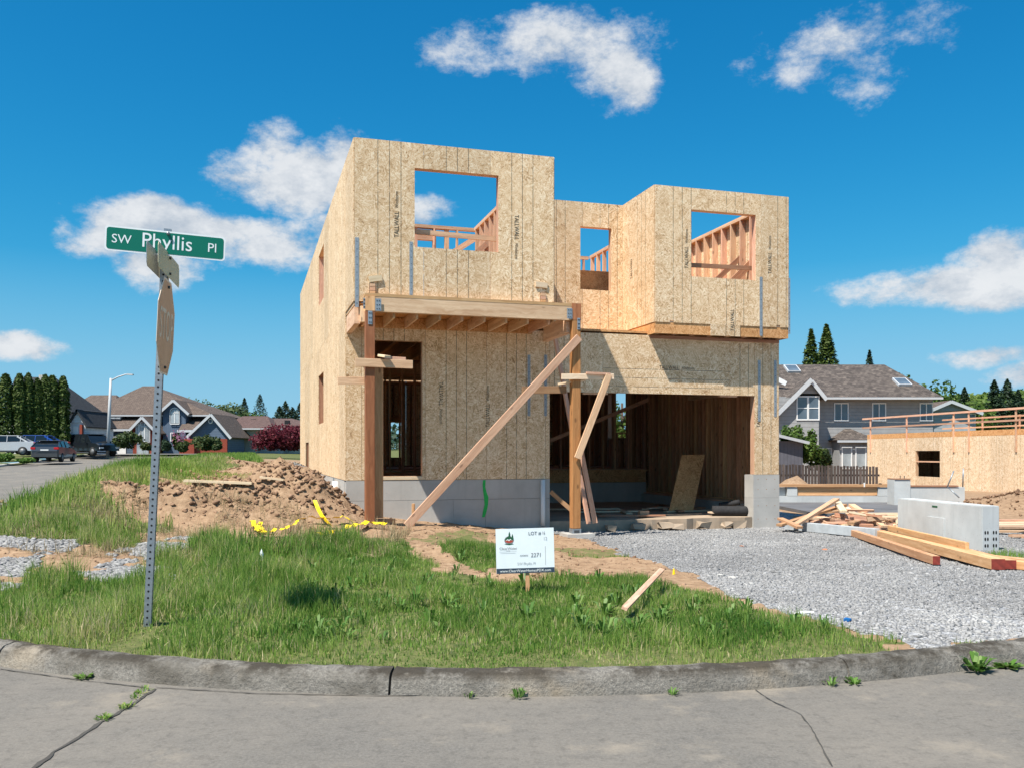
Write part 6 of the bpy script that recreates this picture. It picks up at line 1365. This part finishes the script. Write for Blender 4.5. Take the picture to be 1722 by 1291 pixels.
# ------------------------------------------------------------------ cars
def car(loc, rz, mat, kind, label):
    t = empty('parked_car', loc, rz, label, 'car', 'cars parked on the side street')
    if kind == 'sedan': L, Wd, body, cab = 4.7, 1.82, [(-2.35, .35), (-2.38, .75), (-2.25, 1.0), (-1.6, 1.05), (.9, .98), (1.9, .85), (2.3, .66), (2.35, .35)], [(-1.75, 1.0), (-1.0, 1.42), (.1, 1.46), (.55, 1.36), (1.25, .95)]
    elif kind == 'hatch': L, Wd, body, cab = 4.5, 1.8, [(-2.25, .35), (-2.3, .8), (-2.2, 1.08), (-1.6, 1.08), (.9, 1.0), (1.85, .86), (2.2, .68), (2.25, .35)], [(-2.2, 1.05), (-1.55, 1.42), (-.5, 1.5), (.4, 1.42), (1.2, .97)]
    else: L, Wd, body, cab = 5.1, 2.0, [(-2.5, .45), (-2.55, 1.0), (-2.5, 1.18), (1.0, 1.18), (2.2, 1.10), (2.5, .95), (2.55, .45)], [(-2.5, 1.15), (-2.3, 1.82), (.2, 1.88), (.6, 1.8), (1.3, 1.15)]
    def loft(name, poly, ins, m_, zc=None):
        n = len(poly); V = []; rows = [(-1, ins), (-.9, 0), (.9, 0), (1, ins)] if not zc else zc
        for (s_, inset) in rows:
            cx_ = sum(p[0] for p in poly)/n; cz_ = sum(p[1] for p in poly)/n
            for x, z in poly: V.append((x+(cx_-x)*inset, s_*Wd/2, z+(cz_-z)*inset))
        Fs = [list(range(n)), [3*n+i for i in range(n-1, -1, -1)]]
        for r_ in range(3):
            for i in range(n): Fs.append([r_*n+i, r_*n+(i+1) % n, (r_+1)*n+(i+1) % n, (r_+1)*n+i])
        o = mesh(name, V, Fs, m_, t); bm = bmesh.new(); bm.from_mesh(o.data); bmesh.ops.recalc_face_normals(bm, faces=bm.faces[:]); bm.to_mesh(o.data); bm.free(); return o
    loft('body', body, .06, mat)
    n = len(cab); zb_ = cab[0][1]; zt = max(z for x, z in cab)
    V = [];
    for s_ in (-1, 1):
        for x, z in cab: f = (z-zb_)/(zt-zb_+1e-6); V.append((x, s_*(Wd/2*(.95-.17*f)), z))
    Fs = [list(range(n-1, -1, -1)), [n+i for i in range(n)]]+[[i, i+n, (i+1) % n+n, (i+1) % n] for i in range(n)]
    mesh('cabin_glass', V, Fs, CARGLASS, t)
    i0 = [i for i, (x, z) in enumerate(cab) if z > zt-.14]; xr = [cab[i][0] for i in i0]; box('roof_panel', min(xr)-.12, max(xr)+.05, -Wd*.385, Wd*.385, zt-.015, zt+.035, mat, t, .012)
    for s_ in (-1, 1):
        for (p, q) in ((cab[0], cab[1]), (cab[-2], cab[-1])): beam('pillar', (p[0], s_*(Wd/2*(.955-.17*(p[1]-zb_)/(zt-zb_))), p[1]), (q[0], s_*(Wd/2*(.955-.17*(q[1]-zb_)/(zt-zb_))), q[1]), .05, .10, mat, t)
        for xm in (-.35, .45 if kind == 'suv' else -1.25): beam('pillar', (xm, s_*Wd/2*.958, zb_), (xm, s_*Wd/2*.79, zt-.03), .035, .07, mat, t)
        for xw in (-L*.30, L*.31):
            r_ = .33 if kind != 'suv' else .39; ty = tube('tyre', [(xw, s_*(Wd/2-.20), r_), (xw, s_*(Wd/2+.012), r_)], r_, TYRE, t, 18); subpart(tube('rim', [(xw, s_*(Wd/2+.0), r_), (xw, s_*(Wd/2+.022), r_)], r_*.62, RIM, t, 12), ty)
        b_ = body[1]; zl = b_[1]+.12; box('tail_light', -L/2-.03, -L/2+.22, s_*Wd*.5-.30*(s_ > 0)-.0, s_*Wd*.5+.30*(s_ < 0), zl-.02, zl+.13, LAMPR, t); box('headlight', L/2-.22, L/2-.02, *sorted((s_*Wd*.28, s_*Wd*.47)), .62, .76, LAMPW, t)
        box('wing_mirror', .75, .9, *sorted((s_*Wd*.49, s_*Wd*.58)), 1.02, 1.14, mat, t)
    box('number_plate', -L/2-.045, -L/2-.03, -.26, .26, .78, .90, WHITE, t); box('rear_bumper', -L/2-.06, -L/2+.1, -Wd*.46, Wd*.46, .38, .62, DARKM if kind != 'sedan' else mat, t); box('sill', -L*.2, L*.2, -Wd*.495, Wd*.495, .26, .36, DARKM, t)
    return t
car(GB(92, 64, 776), R(101), CP_DARK, 'hatch', 'slate grey hatchback with red tail lights parked at the kerb')
car(GB(155, 78, 766), R(-32), CP_BLACK, 'suv', 'large black van parked in front of the blue house'); car(GB(58, 70.5, 763), R(188), CP_BLUE, 'sedan', 'bright blue car parked behind the slate hatchback'); car(GB(8, 67, 765), R(196), CP_SILVER, 'sedan', 'silver car at the left picture edge beside the hedge')
# ------------------------------------------------------------------ right background trees and hill
for (px, top, Y, r, lab) in ((1364, 553, 84, 1.7, 'narrow dark conifer behind the grey roof, left of the pair'),): conifer(GB(px, Y, 790), Y*(790-top)/F, r*1.5, lab, 'conifers behind the grey house', 3600, .3, ARB)
conifer(GB(1390, 86, 790), 86*(790-545)/F, 3.3, 'broad dark conifer behind the grey roof, right of the pair', 'conifers behind the grey house', 5200, .32, ARB); conifer(GB(1462, 95, 790), 95*(790-588)/F, 1.9, 'thin conifer tip above the grey roof', 'conifers behind the grey house', 1700, .3)
round_tree(GB(1046, 48, 790), 48*(790-640)/F, 1.8, 'green tree seen through the small opening at the back of the garage', LEAFY, None, 2200, .16, .1)
round_tree(GB(1525, 90, 790), 90*(790-612)/F, 1.5, 'slender pale green tree right of the grey roof', LEAFY, None, 1600, .22, .2); 
for k, (px, top, r) in enumerate(((1548, 640, 3.0), (1572, 648, 3.2), (1595, 656, 3.0), (1618, 664, 3.2))): round_tree(GB(px, 95+k*3, 790), (95+k*3)*(790-top)/F, r, 'bright green leafy tree in the row below the hill, '+['tallest left one', 'second', 'third', 'rightmost'][k], LEAFY, 'bright trees below the hill', 2600, .3, .1)
for k, (px, top, Y, r) in enumerate(((1672, 638, 200, 3.6), (1694, 637, 205, 4.6), (1622, 650, 260, 4.0), (1712, 655, 210, 3.0), (1515, 638, 230, 3.0))): conifer(GB(px, Y, 720), Y*(720-top)/F, r, 'dark conifer on the wooded hill at right, '+['left of the tall pair', 'right of the tall pair', 'small one left of the pair', 'at the right edge', 'just above the grey roof'][k], 'conifers on the hill', 1800, .5)
hx_ = np.linspace(40, 330, 60); hy_ = np.linspace(220, 330, 24); Xg, Yg = np.meshgrid(hx_, hy_)
prof_ = np.interp(Xg/Yg*F+CX, [1200, 1380, 1500, 1560, 1640, 1722, 1900, 2400], [2, 5, 13, 17, 17.5, 18, 22, 30]); Zg = prof_*np.clip((Yg-220)/60, 0, 1)**.7+fbm(Xg*.05, Yg*.05, 3)*3
idx = np.arange(Xg.size).reshape(Xg.shape); Fq = np.stack([idx[:-1, :-1].ravel(), idx[:-1, 1:].ravel(), idx[1:, 1:].ravel(), idx[1:, :-1].ravel()], 1)
tag(npmesh('hill', np.stack([Xg.ravel(), Yg.ravel(), Zg.ravel()], 1), Fq, plain('hill_ground', (.04, .06, .02), .95, .3, .1), None, None, True), kind='structure')
n = 26000; hxr = RNG.uniform(60, 320, n); hyr = RNG.uniform(222, 300, n); zr = np.interp(hxr/hyr*F+CX, [1200, 1380, 1500, 1560, 1640, 1722, 1900, 2400], [2, 5, 13, 17, 17.5, 18, 22, 30])*np.clip((hyr-220)/60, 0, 1)**.7+fbm(hxr*.05, hyr*.05, 3)*3
bl = fbm(hxr*.22, hyr*.22, 2); C = np.stack([hxr, hyr, zr+2.8*bl*RNG.random(n)**.5], 1)
tag(cloud_leaves(C, np.tile((0, -.4, 1.0), (n, 1)), .95, .55+1.3*(bl-.5)+RNG.normal(0, .2, n), 'hill_woodland', LEAFY, None, 1.3, .7), 'wooded green hillside at far right', 'woodland', kind='stuff')
n = 9000; hxr = RNG.uniform(-170, -30, n); hyr = RNG.uniform(215, 290, n); bl = fbm(hxr*.15, hyr*.15, 2)
tag(cloud_leaves(np.stack([hxr, hyr, 1+7*RNG.random(n)*(.5+bl)], 1), np.tile((0, -.5, 1.0), (n, 1)), 1.1, .4+RNG.normal(0, .2, n), 'distant_woodland', CONIF, None, 1.3, .7), 'distant dark woodland behind the left houses', 'woodland', kind='stuff')
tot = sum(len(o.data.polygons) for o in bpy.data.objects if o.type == 'MESH'); print('polys', tot, 'objects', len(bpy.data.objects))
